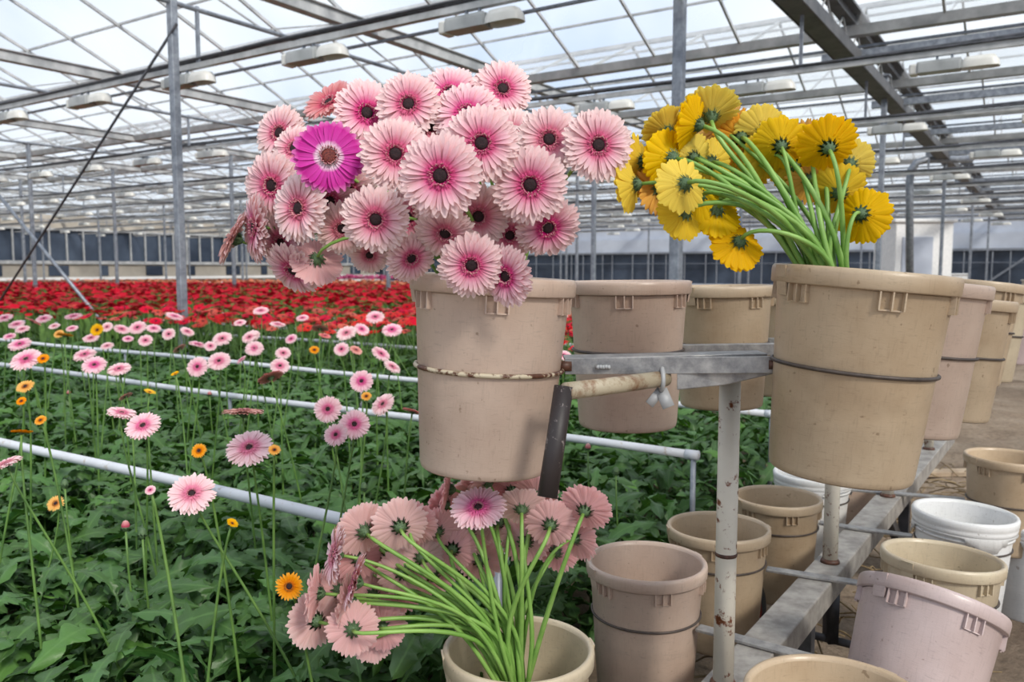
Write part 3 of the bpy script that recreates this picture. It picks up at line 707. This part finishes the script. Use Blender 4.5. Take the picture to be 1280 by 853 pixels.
# hoops
def wallr(z): return .1185+(.1385-.1185)*(z-.012)/(.317-.012)
def hoop(b, h, mat, tr=.0035, extra=0):
    o, base, q = b; c = base+q @ Vector((0, 0, h)); r = wallr(h)+tr*.9+extra
    pts = [c+q @ Vector((r*math.cos(2*PI*k/56), r*math.sin(2*PI*k/56), 0)) for k in range(57)]
    m = MB(); m.tube(pts, tr, 8, False); part('hoop', m, mat, label=None); return c, r
hu = [hoop(b, .185, HOOPM if i == 0 else WIRE, .0042 if i == 0 else .0032) for i, b in enumerate(up_left)]
hr = [hoop(b, .185, WIRE, .0034) for b in up_right]
hl = []; hrr = []
for b in lo_left: hl.append(hoop(b, max(.1, min(.25, .395-b[1].z)), WIRE, .003))
for i, b in enumerate(lo_right): hrr.append(hoop(b, max(.1, min(.25, .395-b[1].z)), WIRE, .003))
def edge(cr, toward):
    c, r = cr; d = (toward-c); d.z = 0; d.normalize(); return c+d*(r+.004)
# lower arms
for i in range(5):
    a = edge(hl[i], hrr[i][0]); b = edge(hrr[i], hl[i][0]); mid = cl((a.y+b.y)/2, .385)
    m = MB(); t_ = (mid.y-a.y)
    a2 = Vector((a.x, a.y, .384)); b2 = Vector((b.x, b.y, .384)); m.bar(a2, b2, .034, .007); part('arm', m, GALVW, False, .001)
# long side rail at lower left is absent in the photo; upper arms:
a = at(706, 458, 1.475); b = at(966, 456, 1.44)
m = MB(); m.bar(a, b, .006, .030); part('arm', m, GALVW, False, .001)
m = MB(); m.bar(a+Vector((0, .03, .012)), b+Vector((0, .06, .014)), .06, .005); part('arm_flange', m, GALVW, False, .001)
m = MB(); m.tube([a+Vector((-.012, 0, 0)), a+Vector((.012, 0, .0))], .010, 10); part('hoop_clamp', m, RUST)
m = MB(); m.tube([b+Vector((-.008, 0, 0)), b+Vector((.012, 0, .0))], .009, 10); part('hoop_clamp', m, RUST)
# tapered gusset plate carrying the arm on the post
P = [at(846, 462, 1.455), at(966, 464, 1.45), at(966, 468, 1.45), at(905, 482, 1.455), at(846, 488, 1.455)]
Q = [p+Vector((0.10, .22, 0)) for p in P]
m = MB(); m.add(P+Q, [(4, 3, 2, 1, 0), (5, 6, 7, 8, 9)]+[(k, (k+1) % 5, 5+(k+1) % 5, 5+k) for k in range(5)]); part('gusset', m, GALVW, False, .002)
# weld lumps
for px in (745, 832):
    m = MB(); c = at(px, 459+(2 if px > 800 else 0), 1.465)
    for k in range(5): m.tube([c+Vector((k*.005, -.003, .002*math.sin(k*3))), c+Vector((k*.005+.005, -.006, .001))], .004, 6)
    part('weld', m, GALVL)
# second upper arms behind
m = MB(); a = at(852, 438, 2.02); b = at(1000, 436, 1.98); m.bar(a, b, .03, .028); part('arm', m, GALVW, False, .001)
m = MB(); m.bar(at(948, 428, 2.7), at(1120, 424, 2.5), .03, .026); part('arm', m, GALVW, False, .001)
# tow handle
h0 = at(832, 473, 1.47); h1 = at(704, 491, 1.31); h2 = at(684, 622, 1.27)
m = MB(); m.tube([h0, h0*.5+h1*.5, h1+Vector((.004, 0, .002))], .0145, 20); hd = part('tow_handle', m, PIPEM, label='rusty pale pipe handle')
m = MB(); m.tube([h1+Vector((0.001, 0, .010)), h1*.5+h2*.5, h2], [.0158, .0158, .0162], 20); part('grip', m, DPIPE, parent=hd, label='dark worn pipe')
m = MB(); d = (h1-h0).normalized(); c = h0+d*.012
pts = [c+Vector((0, .0, 0))+(Vector((0, 0, 1))*math.cos(a)+Vector((.0, -1, 0))*math.sin(a))*.020 for a in np.linspace(-.3, PI, 12)]
m.tube(pts, .0045, 8); m.bar(pts[-1], pts[-1]+Vector((.012, -.012, -.03)), .022, .003, Vector((0, 1, 0))); m.bar(pts[-1], pts[-1]+Vector((-.022, -.006, -.026)), .016, .003, Vector((0, 1, 0))); part('clamp', m, GALVL, label='pale pipe clamp')

# litter under the cart
m = MB(); rr = random.Random(4)
for k in range(420):
    p = cl(rr.uniform(1.3, 5), 0)+CP*rr.uniform(-.35, .42)+Vector((0, 0, rr.uniform(.0, .06))); d = Vector((rr.uniform(-1, 1), rr.uniform(-1, 1), rr.uniform(-.1, .25))).normalized()*rr.uniform(.06, .2)
    m.tube([p, p+d*.5+Vector((0, 0, .01)), p+d], [.003, .0035, .002], 5, False)
tag(m.build('dry_stalk_litter', DRY), 'dry stalks and litter on the soil under the cart', 'litter', kind='stuff')
m = MB(); m.box((0, 0, 0), (.75, .09, .03)); pl = m.build('wooden_plank', simple('weathered_wood', srgb(190, 170, 145), srgb(160, 140, 118), 12, .8), smooth=False); pl.location = at(1165, 600, 4.85)*1; pl.location.z = .02; pl.rotation_euler = (0, 0, .06); bevel(pl, .004); tag(pl, 'weathered plank lying on the soil path behind the cart', 'plank')

# ------------------------------------------------------------------ bunches
def bunch(lst, bk, throat_off, kindlabel, smat=STEM, sr=.0036, spread=.085, k1=.10, scl=1.07):
    o, base, q = bk; rimc = base+q @ Vector((0, 0, BH)); out = []
    for i, (px, py, d, Y, n, kind) in enumerate(lst):
        head = at(px, py, Y); n = Vector(n).normalized(); dia = d*Y/F*scl
        rel = (head-rimc); u = Vector((rel.x, rel.y, 0)); ul = min(1, u.length/.35); u = u.normalized() if u.length > 1e-3 else Vector((1, 0, 0))
        a = random.uniform(0, 6.28); rad = random.uniform(0, .035)
        th = rimc+u*spread*ul+throat_off+Vector((math.cos(a)*rad, math.sin(a)*rad, .0)); tl = th-rimc
        if Vector((tl.x, tl.y)).length > .112: s = .112/Vector((tl.x, tl.y)).length; th = rimc+Vector((tl.x*s, tl.y*s, tl.z))
        b0 = rimc-u*.05*ul+Vector((math.cos(a+2)*.03, math.sin(a+2)*.03, -.27)); dr = (th-b0).normalized()
        dist = (head-th).length; neck = head-n*(dia*.12)
        path = bez(neck, neck-n*min(k1, dist*.35), th+dr*dist*.42, th, 12)+[th+(b0-th)*.5, b0]
        out.append((flower(head, n, dia, kind, path, sr*random.uniform(.85, 1.15), smat), px, py, kind))
    return out
fr = lambda x, z=0, y=-1.: (x, y, z)
PK = [(351,167,68,1.50,fr(-.35,.15),'pink'),(413,130,66,1.50,(-.45,-.75,.75),'lpink'),(458,142,80,1.43,fr(.35,.1),'pink'),(511,131,78,1.40,fr(.0,.1),'pink'),
 (563,118,74,1.50,fr(.0,.35),'pink'),(628,112,72,1.47,fr(.15,.2),'pink'),(584,144,82,1.40,fr(-.1,.3),'pink'),(602,180,92,1.26,fr(.0,.05),'pink'),(686,175,80,1.36,fr(.05,.05),'pink'),
 (747,182,86,1.33,fr(.15,0),'pink'),(411,196,86,1.31,fr(.25,.1),'mag'),(494,193,86,1.29,fr(.2,.0),'pink'),(551,220,101,1.20,fr(-.05,-.05),'pink'),(662,231,92,1.28,fr(.1,-.15),'pink'),
 (342,232,80,1.42,fr(-.35,-.1),'pink'),(376,261,84,1.33,fr(-.55,.05),'pink'),(470,274,82,1.27,fr(.05,-.2),'pink'),(428,285,66,1.37,fr(.1,-.35),'pink'),(507,272,72,1.36,fr(.55,-.1),'pink'),
 (557,290,74,1.30,fr(-.1,-.75),'pink'),(598,270,78,1.34,fr(.0,-.25),'pink'),(589,331,80,1.265,fr(.1,-.25),'pink'),(634,345,76,1.275,fr(-.75,-.2),'pink'),(513,322,64,1.32,fr(.6,-.5),'pink'),
 (684,283,80,1.34,fr(.25,-.55),'pink'),(322,285,84,1.42,fr(-1.6,.0),'pink'),(294,298,72,1.46,(-.9,-.25,.5),'pink'),(368,336,74,1.40,fr(-.5,-.9),'pink'),(396,325,64,1.38,(-.3,.75,-.45),'lpink'),
 (354,303,70,1.44,fr(-.5,-.3),'pink'),(538,160,66,1.42,fr(.2,.2),'pink'),(436,236,70,1.40,fr(-.2,-.2),'pink'),(369,186,60,1.47,fr(-.3,.3),'pink'),(414,250,66,1.39,fr(-.1,-.4),'pink'),(637,293,66,1.36,fr(.1,-.4),'pink'),
 (449,190,60,1.42,fr(.0,.1),'pink'),(640,170,70,1.42,fr(.1,.2),'pink'),(545,255,60,1.36,fr(.1,-.1),'pink'),(462,318,50,1.42,fr(.1,-.5),'pink')]
b1 = bunch(PK, up_left[0], Vector((.01, .0, 0)), 'pink')
YL = [(888,145,66,1.42,(.0,.6,.8),'yellow'),(872,156,62,1.38,(-.8,.5,.3),'yellow'),(953,165,58,1.44,(-.2,.9,.5),'yellow'),(976,182,60,1.40,(.1,.9,.45),'yellow'),(961,193,54,1.43,(-.3,.9,.1),'yellow'),
 (1035,184,66,1.36,(.05,.75,.5),'yellow'),(1049,241,60,1.40,(.2,.8,.45),'yellow'),(1077,268,62,1.36,(.65,.7,-.15),'yellow'),(840,198,64,1.38,(-.5,.8,.15),'yellow'),(866,197,52,1.40,(-.3,.9,.3),'yellow'),
 (856,230,62,1.30,(-.3,.85,-.1),'yellow'),(794,231,62,1.35,(-.95,.5,-.1),'yellow'),(801,202,58,1.42,(-.9,.6,.1),'yellow'),(856,267,58,1.36,(-.35,.8,-.4),'yellow'),(874,246,54,1.37,(-.1,.9,-.2),'yellow'),
 (896,264,58,1.38,(-.1,.8,-.55),'yellow'),(924,303,60,1.36,(-.1,.75,-.45),'yellow'),(1012,225,52,1.42,(.1,.95,.1),'orange'),(926,172,60,1.45,(.0,1,.2),'orange'),(833,163,52,1.44,(-.4,.6,.7),'yellow'),
 (993,208,56,1.43,(.1,.9,.1),'yellow'),(889,203,52,1.42,(-.1,.9,.1),'yellow'),(1062,205,54,1.42,(.3,.8,.3),'yellow'),(822,238,60,1.42,(-.6,.8,-.3),'orange'),(1008,178,50,1.47,(.1,.8,.4),'orange'),
 (942,205,58,1.46,(-.1,.9,.1),'yellow'),(917,226,60,1.46,(-.1,.9,.0),'yellow'),(905,160,56,1.48,(.0,.8,.4),'orange'),(1028,222,56,1.46,(.2,.9,.1),'yellow'),(850,255,60,1.46,(-.5,.8,-.2),'orange'),(812,215,56,1.46,(-.6,.8,.2),'yellow'),(895,235,56,1.47,(-.2,.9,-.1),'orange')]
b2 = bunch(YL, up_right[0], Vector((-.055, -.02, 0)), 'yellow', STEM, .0046, .035, .07, 1.17)
LP = [(455,664,64,1.50,(-.45,.6,.35),'lpink'),(500,658,64,1.48,(-.2,.8,.35),'lpink'),(517,656,54,1.52,(.2,.8,.4),'lpink'),(546,664,52,1.55,(-.1,.8,.4),'lpink'),(598,636,62,1.45,(-.1,-.55,.85),'fpink'),
 (562,612,54,1.55,(-1.,.0,.35),'lpink'),(610,604,46,1.60,(-.3,.3,.9),'lpink'),(652,636,56,1.50,(.0,.55,.8),'lpink'),(688,656,58,1.50,(.1,.85,.4),'lpink'),(731,638,60,1.48,(.25,.65,.6),'lpink'),
 (720,672,56,1.54,(.75,.6,.2),'lpink'),(448,698,56,1.54,(-.5,.8,.1),'lpink'),(420,694,66,1.46,(-.9,-.35,.25),'fpink'),(445,728,66,1.42,(-1.,-.12,.35),'fpink'),(438,752,60,1.47,(-1.,.1,.2),'lpink'),
 (398,742,62,1.46,(-.95,.0,.2),'lpink'),(395,776,64,1.50,(-.6,.7,-.2),'lpink'),(441,787,60,1.44,(-.2,.8,-.35),'lpink'),(478,784,54,1.50,(.1,.8,-.5),'lpink'),(566,686,54,1.56,(.1,.9,.2),'lpink'),
 (527,697,54,1.55,(-.2,.9,.2),'lpink'),(503,716,56,1.54,(-.2,.9,.0),'lpink'),(657,677,58,1.56,(.1,.9,.2),'lpink'),(486,694,56,1.58,(-.3,.9,.1),'lpink'),(423,738,56,1.54,(-.5,.8,.1),'lpink'),
 (556,632,50,1.60,(-.7,.5,.5),'lpink'),(622,652,58,1.60,(.0,.8,.4),'lpink'),(670,618,50,1.60,(.1,.6,.7),'lpink'),(585,668,56,1.62,(-.1,.9,.3),'lpink'),(465,745,56,1.58,(-.4,.8,-.1),'lpink'),(640,612,50,1.62,(.0,.5,.8),'lpink'),(695,690,50,1.60,(.3,.8,.2),'lpink'),(470,678,56,1.60,(-.3,.8,.3),'lpink'),(540,718,54,1.62,(-.1,.9,.0),'lpink'),(520,675,54,1.62,(-.1,.9,.2),'lpink'),(590,612,46,1.62,(-.3,.4,.8),'lpink'),(420,770,56,1.56,(-.5,.8,-.1),'lpink'),(462,712,56,1.62,(-.3,.8,.0),'lpink'),(600,700,54,1.64,(.0,.9,.1),'lpink'),(465,800,50,1.52,(-.1,.6,-.7),'lpink'),(500,740,54,1.62,(-.2,.9,-.1),'lpink')]
LP = [(a_, b_, c_, d_, ((n_[0], n_[1]-.0, n_[2]*.45) if k_ == 'lpink' else n_), k_) for a_, b_, c_, d_, n_, k_ in LP]
b3 = bunch(LP, lo_left[0], Vector((.0, -.02, .0)), 'pink', STEM, .0045, .06, .08, 1.2)
def label_rows(fl, cuts, names, what, bunchname, group):
    rows = [[] for _ in names]
    for f in fl:
        k = sum(f[2] > c for c in cuts); rows[k].append(f)
    for k, r in enumerate(rows):
        r.sort(key=lambda f: f[1])
        for j, f in enumerate(r): tag(f[0], '%s gerbera, %s in the %s of the %s' % (what(f[3]), ordinal(j, len(r)), names[k], bunchname), 'flower', group)
label_rows(b1, [150, 199, 240, 279, 315], ['top row', 'second row', 'third row', 'fourth row', 'fifth row', 'bottom row'], lambda k: {'pink': 'pale pink', 'lpink': 'salmon pink', 'mag': 'magenta'}[k], 'raised pink bunch', 'pink gerberas in the raised bunch')
label_rows(b2, [170, 200, 229, 255], ['top row', 'second row', 'third row', 'fourth row', 'bottom row'], lambda k: {'yellow': 'bright yellow', 'orange': 'orange yellow'}[k], 'yellow bunch', 'yellow gerberas in the bunch')
label_rows(b3, [632, 662, 690, 735], ['top row', 'second row', 'third row', 'fourth row', 'bottom row'], lambda k: {'lpink': 'salmon pink', 'fpink': 'clear pink'}[k], 'low pink bunch', 'pink gerberas in the low bunch')
for f in b1:
    if f[3] == 'mag': f[0]['label'] = 'the single magenta gerbera with a white ring round its brown eye'

# ------------------------------------------------------------------ flowers growing in the beds
U = lambda x=0., y=-.52, z=1.: (x, y, z)
FL = [(6,398,20,U(),'fpink'),(21,406,20,U(),'fpink'),(28,412,18,U(),'fpink'),(41,402,20,U(.5,.3),'salmon'),(55,399,20,U(),'fpink'),(68,408,14,U(),'fpink'),(92,396,22,U(0,-.3),'fpink'),
(25,431,28,U(),'fpink'),(33,450,38,U(0,-.8),'fpink'),(106,444,28,U(),'fpink'),(118,457,30,U(.2,-.8),'fpink'),(149,462,29,U(),'fpink'),(114,423,21,U(),'fpink'),(134,409,15,U(0,-1.2),'fpink'),(152,412,20,U(.5,-.4),'fpink'),
(172,410,22,U(0,-1),'fpink'),(192,411,18,U(.3),'fpink'),(182,426,18,U(.2,-1.1),'fpink'),(134,433,17,U(),'fpink'),(211,418,17,U(0,-1.6),'fpink'),(234,415,18,U(.6,-.4),'fpink'),(218,396,22,U(.4,-.2),'fpink'),
(247,459,27,U(0,-2.2),'fpink'),(274,452,30,U(0,-1.),'fpink'),(278,424,25,U(0,-.8),'fpink'),(247,431,22,U(.3,-.1),'fpink'),(263,433,16,U(.4,-1),'fpink'),(224,436,18,U(-.8,.2),'salmon'),(312,422,20,U(-.2,-.9),'fpink'),(317,436,22,U(0,-1.2),'fpink'),
(302,450,15,U(-.7,-.5),'fpink'),(179,533,44,U(0,-.85),'fpink'),(152,517,36,U(.3,-.12),'fpink'),(157,496,18,U(-.7,.2),'salmon'),(8,580,40,U(-.3,-.2),'fpink'),(304,516,52,U(0,.12),'salmon'),(312,561,60,U(0,-.75),'fpink'),
(326,389,20,U(0,-.5),'fpink'),(347,406,20,U(.2,-.2),'fpink'),(469,397,24,U(0,-.7),'fpink'),(433,417,26,U(-.2,-.8),'fpink'),(452,412,20,U(.5,-.8),'fpink'),(490,413,26,U(0,-.7),'fpink'),(400,411,22,U(0,.5),'salmon'),(406,420,16,U(.3,-.2),'salmon'),
(364,424,16,U(-.3,-1),'fpink'),(315,421,21,U(-.2,-1.1),'fpink'),(319,436,22,U(.2,-1.1),'fpink'),(354,442,20,U(.3,-.9),'fpink'),(350,458,25,U(.3,-1),'fpink'),(338,472,34,U(-.5,.4),'salmon'),(427,437,20,U(0,-1.4),'fpink'),(445,438,17,U(.6,-.5),'salmon'),
(452,477,30,U(0,-2),'fpink'),(476,443,26,U(.7,-.5),'fpink'),(490,459,24,U(.7,-.4),'fpink'),(479,506,34,U(-.6,-.9),'fpink'),(410,512,36,U(0,-2.),'fpink'),(443,531,40,U(.2,-1.6),'fpink'),(420,544,31,U(-.1,-1.6),'fpink'),
(516,515,28,U(.3,.3),'salmon'),(240,618,60,U(.15,-1.),'fpink'),(54,449,15,U(.2,-1),'orange'),(32,484,22,U(0,-.8),'orange'),(27,502,13,U(0,-1),'orange'),(51,526,15,U(0,-1),'orange'),(27,541,26,U(0,.3),'orange'),
(249,564,20,U(-.1,-1.8),'orange'),(187,491,15,U(.4,-.1),'bright'),(122,413,17,U(0,-2.),'bright'),(219,468,11,U(-.3,-.4),'bright'),(74,418,13,U(0,-1.2),'orange'),(393,438,13,U(.3,-1),'orange'),(458,496,14,U(0,-1),'orange'),
(70,630,22,U(0,-1.2),'orange'),(362,733,36,U(.2,-4),'orange'),(81,420,20,U(0,.3),'orange'),(343,563,16,U(.4,-1),'orange'),(290,655,16,U(.7,-.3),'bright'),(700,395,20,U(),'fpink'),(704,445,22,U(),'fpink'),(188,613,14,U(0,-1),'fpink'),
(12,421,16,U(),'fpink'),(160,424,14,U(.2),'fpink'),(90,411,15,U(),'fpink'),(300,404,16,U(),'fpink'),(378,398,16,U(),'fpink')]
bands = {}
CUST = {(395): 1}
for i, (px, py, d, n, kind) in enumerate(FL):
    z = .86
    for _ in range(4):
        Y = at(px, py, 1).z-CH; Yd = (CH-z)/(-Y); z = .80+.025*Yd
    if kind in ('orange', 'bright'): Yd *= .92
    if py > 600 and kind != 'fpink': Yd = (CH-.60)/(-Y) if px < 200 else 1.5
    if px == 188: Yd *= .9
    if (px, py) == (240, 618): Yd = 1.60
    if (px, py) == (8, 580): Yd = 1.75
    head = at(px, py, Yd); dia = d*Yd/F*1.02
    nn = Vector(n).normalized(); lean = Vector((random.uniform(-.12, .12), random.uniform(-.1, .1), 0))
    if (px, py) == (240, 618): lean = Vector((.30, .05, 0))
    if (px, py) == (8, 580): lean = Vector((.25, .1, 0))
    base = Vector((head.x+lean.x, head.y+lean.y, .05)); nk = head-nn*dia*.12
    path = bez(nk, nk-nn*.06-Vector((0, 0, .04)), Vector((base.x-lean.x*.2, base.y-lean.y*.2, head.z*.5)), base, 10)
    f = flower(head, nn, dia, kind, path, .0032 if Yd < 3 else .0038, STEMF)
    g = head.x*GD.x+head.y*GD.y; k = sum(g > c for c in PIPES[:3]); kk = 'pink' if kind in ('fpink', 'salmon') else 'yellow'
    bands.setdefault((k, kk), []).append((px, py, f, kind))
BN = ['before the nearest rail', 'behind the nearest rail', 'behind the second rail', 'beyond the third rail']
for (k, kk), r in bands.items():
    r.sort()
    for j, (px, py, f, kind) in enumerate(r):
        o_n = ordinal(j, len(r)) 
        tag(f, '%s gerbera growing %s, %s of the %s ones' % ({'fpink': 'light pink', 'salmon': 'faded salmon', 'orange': 'orange', 'bright': 'yellow'}[kind], BN[k], o_n, 'pink' if kk == 'pink' else 'yellow'), 'flower', 'gerberas growing in the beds')
# bare stalks and buds
for i, (px, py) in enumerate([(81, 606), (157, 659), (178, 668), (262, 493), (445, 512), (86, 492), (455, 610), (735, 560), (770, 590)]):
    Yd = (CH-.62)/((py-336)/F); head = at(px, py, Yd); b = empty('gerbera_bud', (head.x+.03, head.y, .05))
    link('calyx', CAL, b, head-b.location, Quaternion((1, 0, 0), random.uniform(-.4, .4)), .045)
    m = MB(); m.lathe([(.019*.5, 0), (.02*.5, .006), (.012*.5, .014), (.0005, .017)], 12); tp = m.build('closed_petal_tip', LPINK if i % 2 else CALYX, b, loc=head-b.location)
    m = MB(); m.tube([p-b.location for p in bez(head-Vector((0, 0, .01)), head-Vector((0, 0, .2)), b.location+Vector((0, 0, .2)), b.location, 6)], .0028, 6); m.build('stem', STEMF, b)
    tag(b, 'closed gerbera bud on a stalk, '+['beside the small orange flower at lower left', 'low in the leaves before the nearest rail', 'right of another low bud before the nearest rail', 'at left between second and third rails', 'behind the pink pair near the raised bucket', 'at far left before the second rail', 'above the left of the low pink bunch', 'below the rosy upper bucket', 'right of another bud below the rosy bucket'][i], 'bud', 'gerbera buds')

# red flowers
def red_mesh(seed):
    rr = random.Random(seed); m = MB()
    for rw, (r1, zb, n) in enumerate(((1., 0, 16), (.75, .08, 12))):
        for k in range(n):
            a = 2*PI*k/n+rr.uniform(-.1, .1); w_ = .21; ca, sa = math.cos(a), math.sin(a); P = lambda x, y, z: (x*ca-y*sa, x*sa+y*ca, z); L = r1*rr.uniform(.88, 1.05)
            m.add([P(.1, -.05, zb), P(.1, .05, zb), P(.65*L, w_*.6, zb+.1), P(L, w_*.3, zb+.06), P(L, -w_*.3, zb+.06), P(.65*L, -w_*.6, zb+.1)], [(0, 5, 2, 1), (5, 4, 3, 2)], [(k, .2), (k, .2), (k, .65), (k, 1.), (k, 1.), (k, .65)])
    m.mi = 1; m.lathe([(.001, .16), (.12, .16), (.17, .08)], 8); m.mi = 2
    m.lathe([(.03, -.22), (.2, -.1), (.2, .02)], 8)
    m.tube([(0, 0, -.1), (.3*rr.uniform(-1, 1), .3, -5.), (.6*rr.uniform(-1, 1), .5, -8.)], [.06, .07, .08], 5); return m.mesh('red_gerbera', [REDF, DISC, STEMF])
RM = [red_mesh(i) for i in range(5)]
cand = []
rr = random.Random(21)
while len(cand) < 9500:
    g = 4.35+(20-4.35)*rr.random()**1.15; l = rr.uniform(1.3, 40); z = .81+rr.uniform(-.06, .06); p = gl(g, l, z); pr = proj(p)
    if not (-20 < pr[0] < 735 and pr[1] > 353): continue
    cand.append((pr[2], p, pr))
cand.sort(key=lambda c: c[0])
vis = [c for c in cand if not (520 < c[2][0] < 690)]; hid = [c for c in cand if 520 < c[2][0] < 690]
redn = vis[:300]
for i, (d, p, pr) in enumerate(redn):
    o = bpy.data.objects.new('red_gerbera', RM[i % 5]); C.objects.link(o); o.location = p; s = rr.uniform(.05, .064); o.scale = (s, s, s*1.5)
    o.rotation_euler = (rr.gauss(.18, .22), rr.gauss(0, .22), rr.uniform(-.5, .5))
    tag(o, 'red gerbera blooming in the near rows of the red bed behind the pink ones', 'flower', 'red gerberas in the bed')
# the rest: one mesh (nobody could count them)
def lowtpl(seed):
    T = []; U_ = []; Fc = []; rr2 = random.Random(seed)
    for k in range(9):
        a = 2*PI*k/9+rr2.uniform(-.1, .1); ca, sa = math.cos(a), math.sin(a); b = len(T)
        for x, y, z in ((.05, 0, .05), (.6, .28, .12), (1., 0, .08), (.6, -.28, .12)): T.append((x*ca-y*sa, x*sa+y*ca, z)); U_.append((k, x))
        Fc.append((b, b+1, b+2, b+3))
    return np.array(T), np.array(Fc), np.array(U_)
rest = vis[300:]+hid
P_ = np.array([c[1][:] for c in rest]); n = len(P_)
o = scatter('red_gerbera_field', REDF, [lowtpl(i) for i in range(4)], P_, rotmat(RNG.uniform(0, 6.28, n), RNG.normal(0, .25, n), RNG.normal(-.15, .25, n)), RNG.uniform(.045, .06, n))
tag(o, 'dense far carpet of red gerberas reaching to the left wall', 'flowers', kind='stuff')
orm = petal_mat('orange_red_petal', [(.15, srgb(190, 50, 20)), (.5, srgb(228, 80, 36)), (1., srgb(238, 104, 60))], srgb(220, 90, 50), .08)
mgm = petal_mat('far_magenta_petal', [(.15, srgb(180, 40, 110)), (1., srgb(222, 90, 150))], srgb(210, 90, 140), .05)
for (mat, nm, lab, x0, x1, g0, g1, N) in ((orm, 'orange_red_gerbera_field', 'orange red band of gerberas at the far edge of the red bed', -20, 740, 15, 20, 1500), (mgm, 'magenta_gerbera_field', 'small magenta patch of gerberas at the far end near the buckets', 420, 520, 19, 22, 300)):
    pts = []
    while len(pts) < N:
        p = gl(rr.uniform(g0, g1), rr.uniform(1.3, 44), .84+rr.uniform(-.05, .06)+(.12 if mat is mgm else 0)); pr = proj(p)
        if x0 < pr[0] < x1 and (mat is mgm or pr[1] > 350): pts.append(p[:])
    P_ = np.array(pts); n = N
    o = scatter(nm, mat, [lowtpl(i) for i in range(4)], P_, rotmat(RNG.uniform(0, 6.28, n), RNG.normal(0, .25, n), RNG.normal(-.15, .3, n)), RNG.uniform(.06, .08, n)); tag(o, lab, 'flowers', kind='stuff')
# green stems beneath the far reds
T = np.array([(0, -.05, 0), (0, .05, 0), (1, .04, 0), (1, -.04, 0)], float); 
ix = RNG.choice(len(rest), 4500, replace=False); P_ = np.array([rest[i][1][:] for i in ix]); P_[:, 2] = .25; n = len(P_)
o = scatter('flower_stem_thicket', STEMF, [(T, np.array([(0, 1, 2, 3)]), np.array([(0, 0), (1, 0), (1, 1), (0, 1.)]))], P_, rotmat(RNG.uniform(0, 6.28, n), np.full(n, 1.5), RNG.uniform(0, 3, n)), np.full(n, .55)*np.array(1.0)); tag(o, 'thicket of green stems under the red flowers', 'stems', kind='stuff')
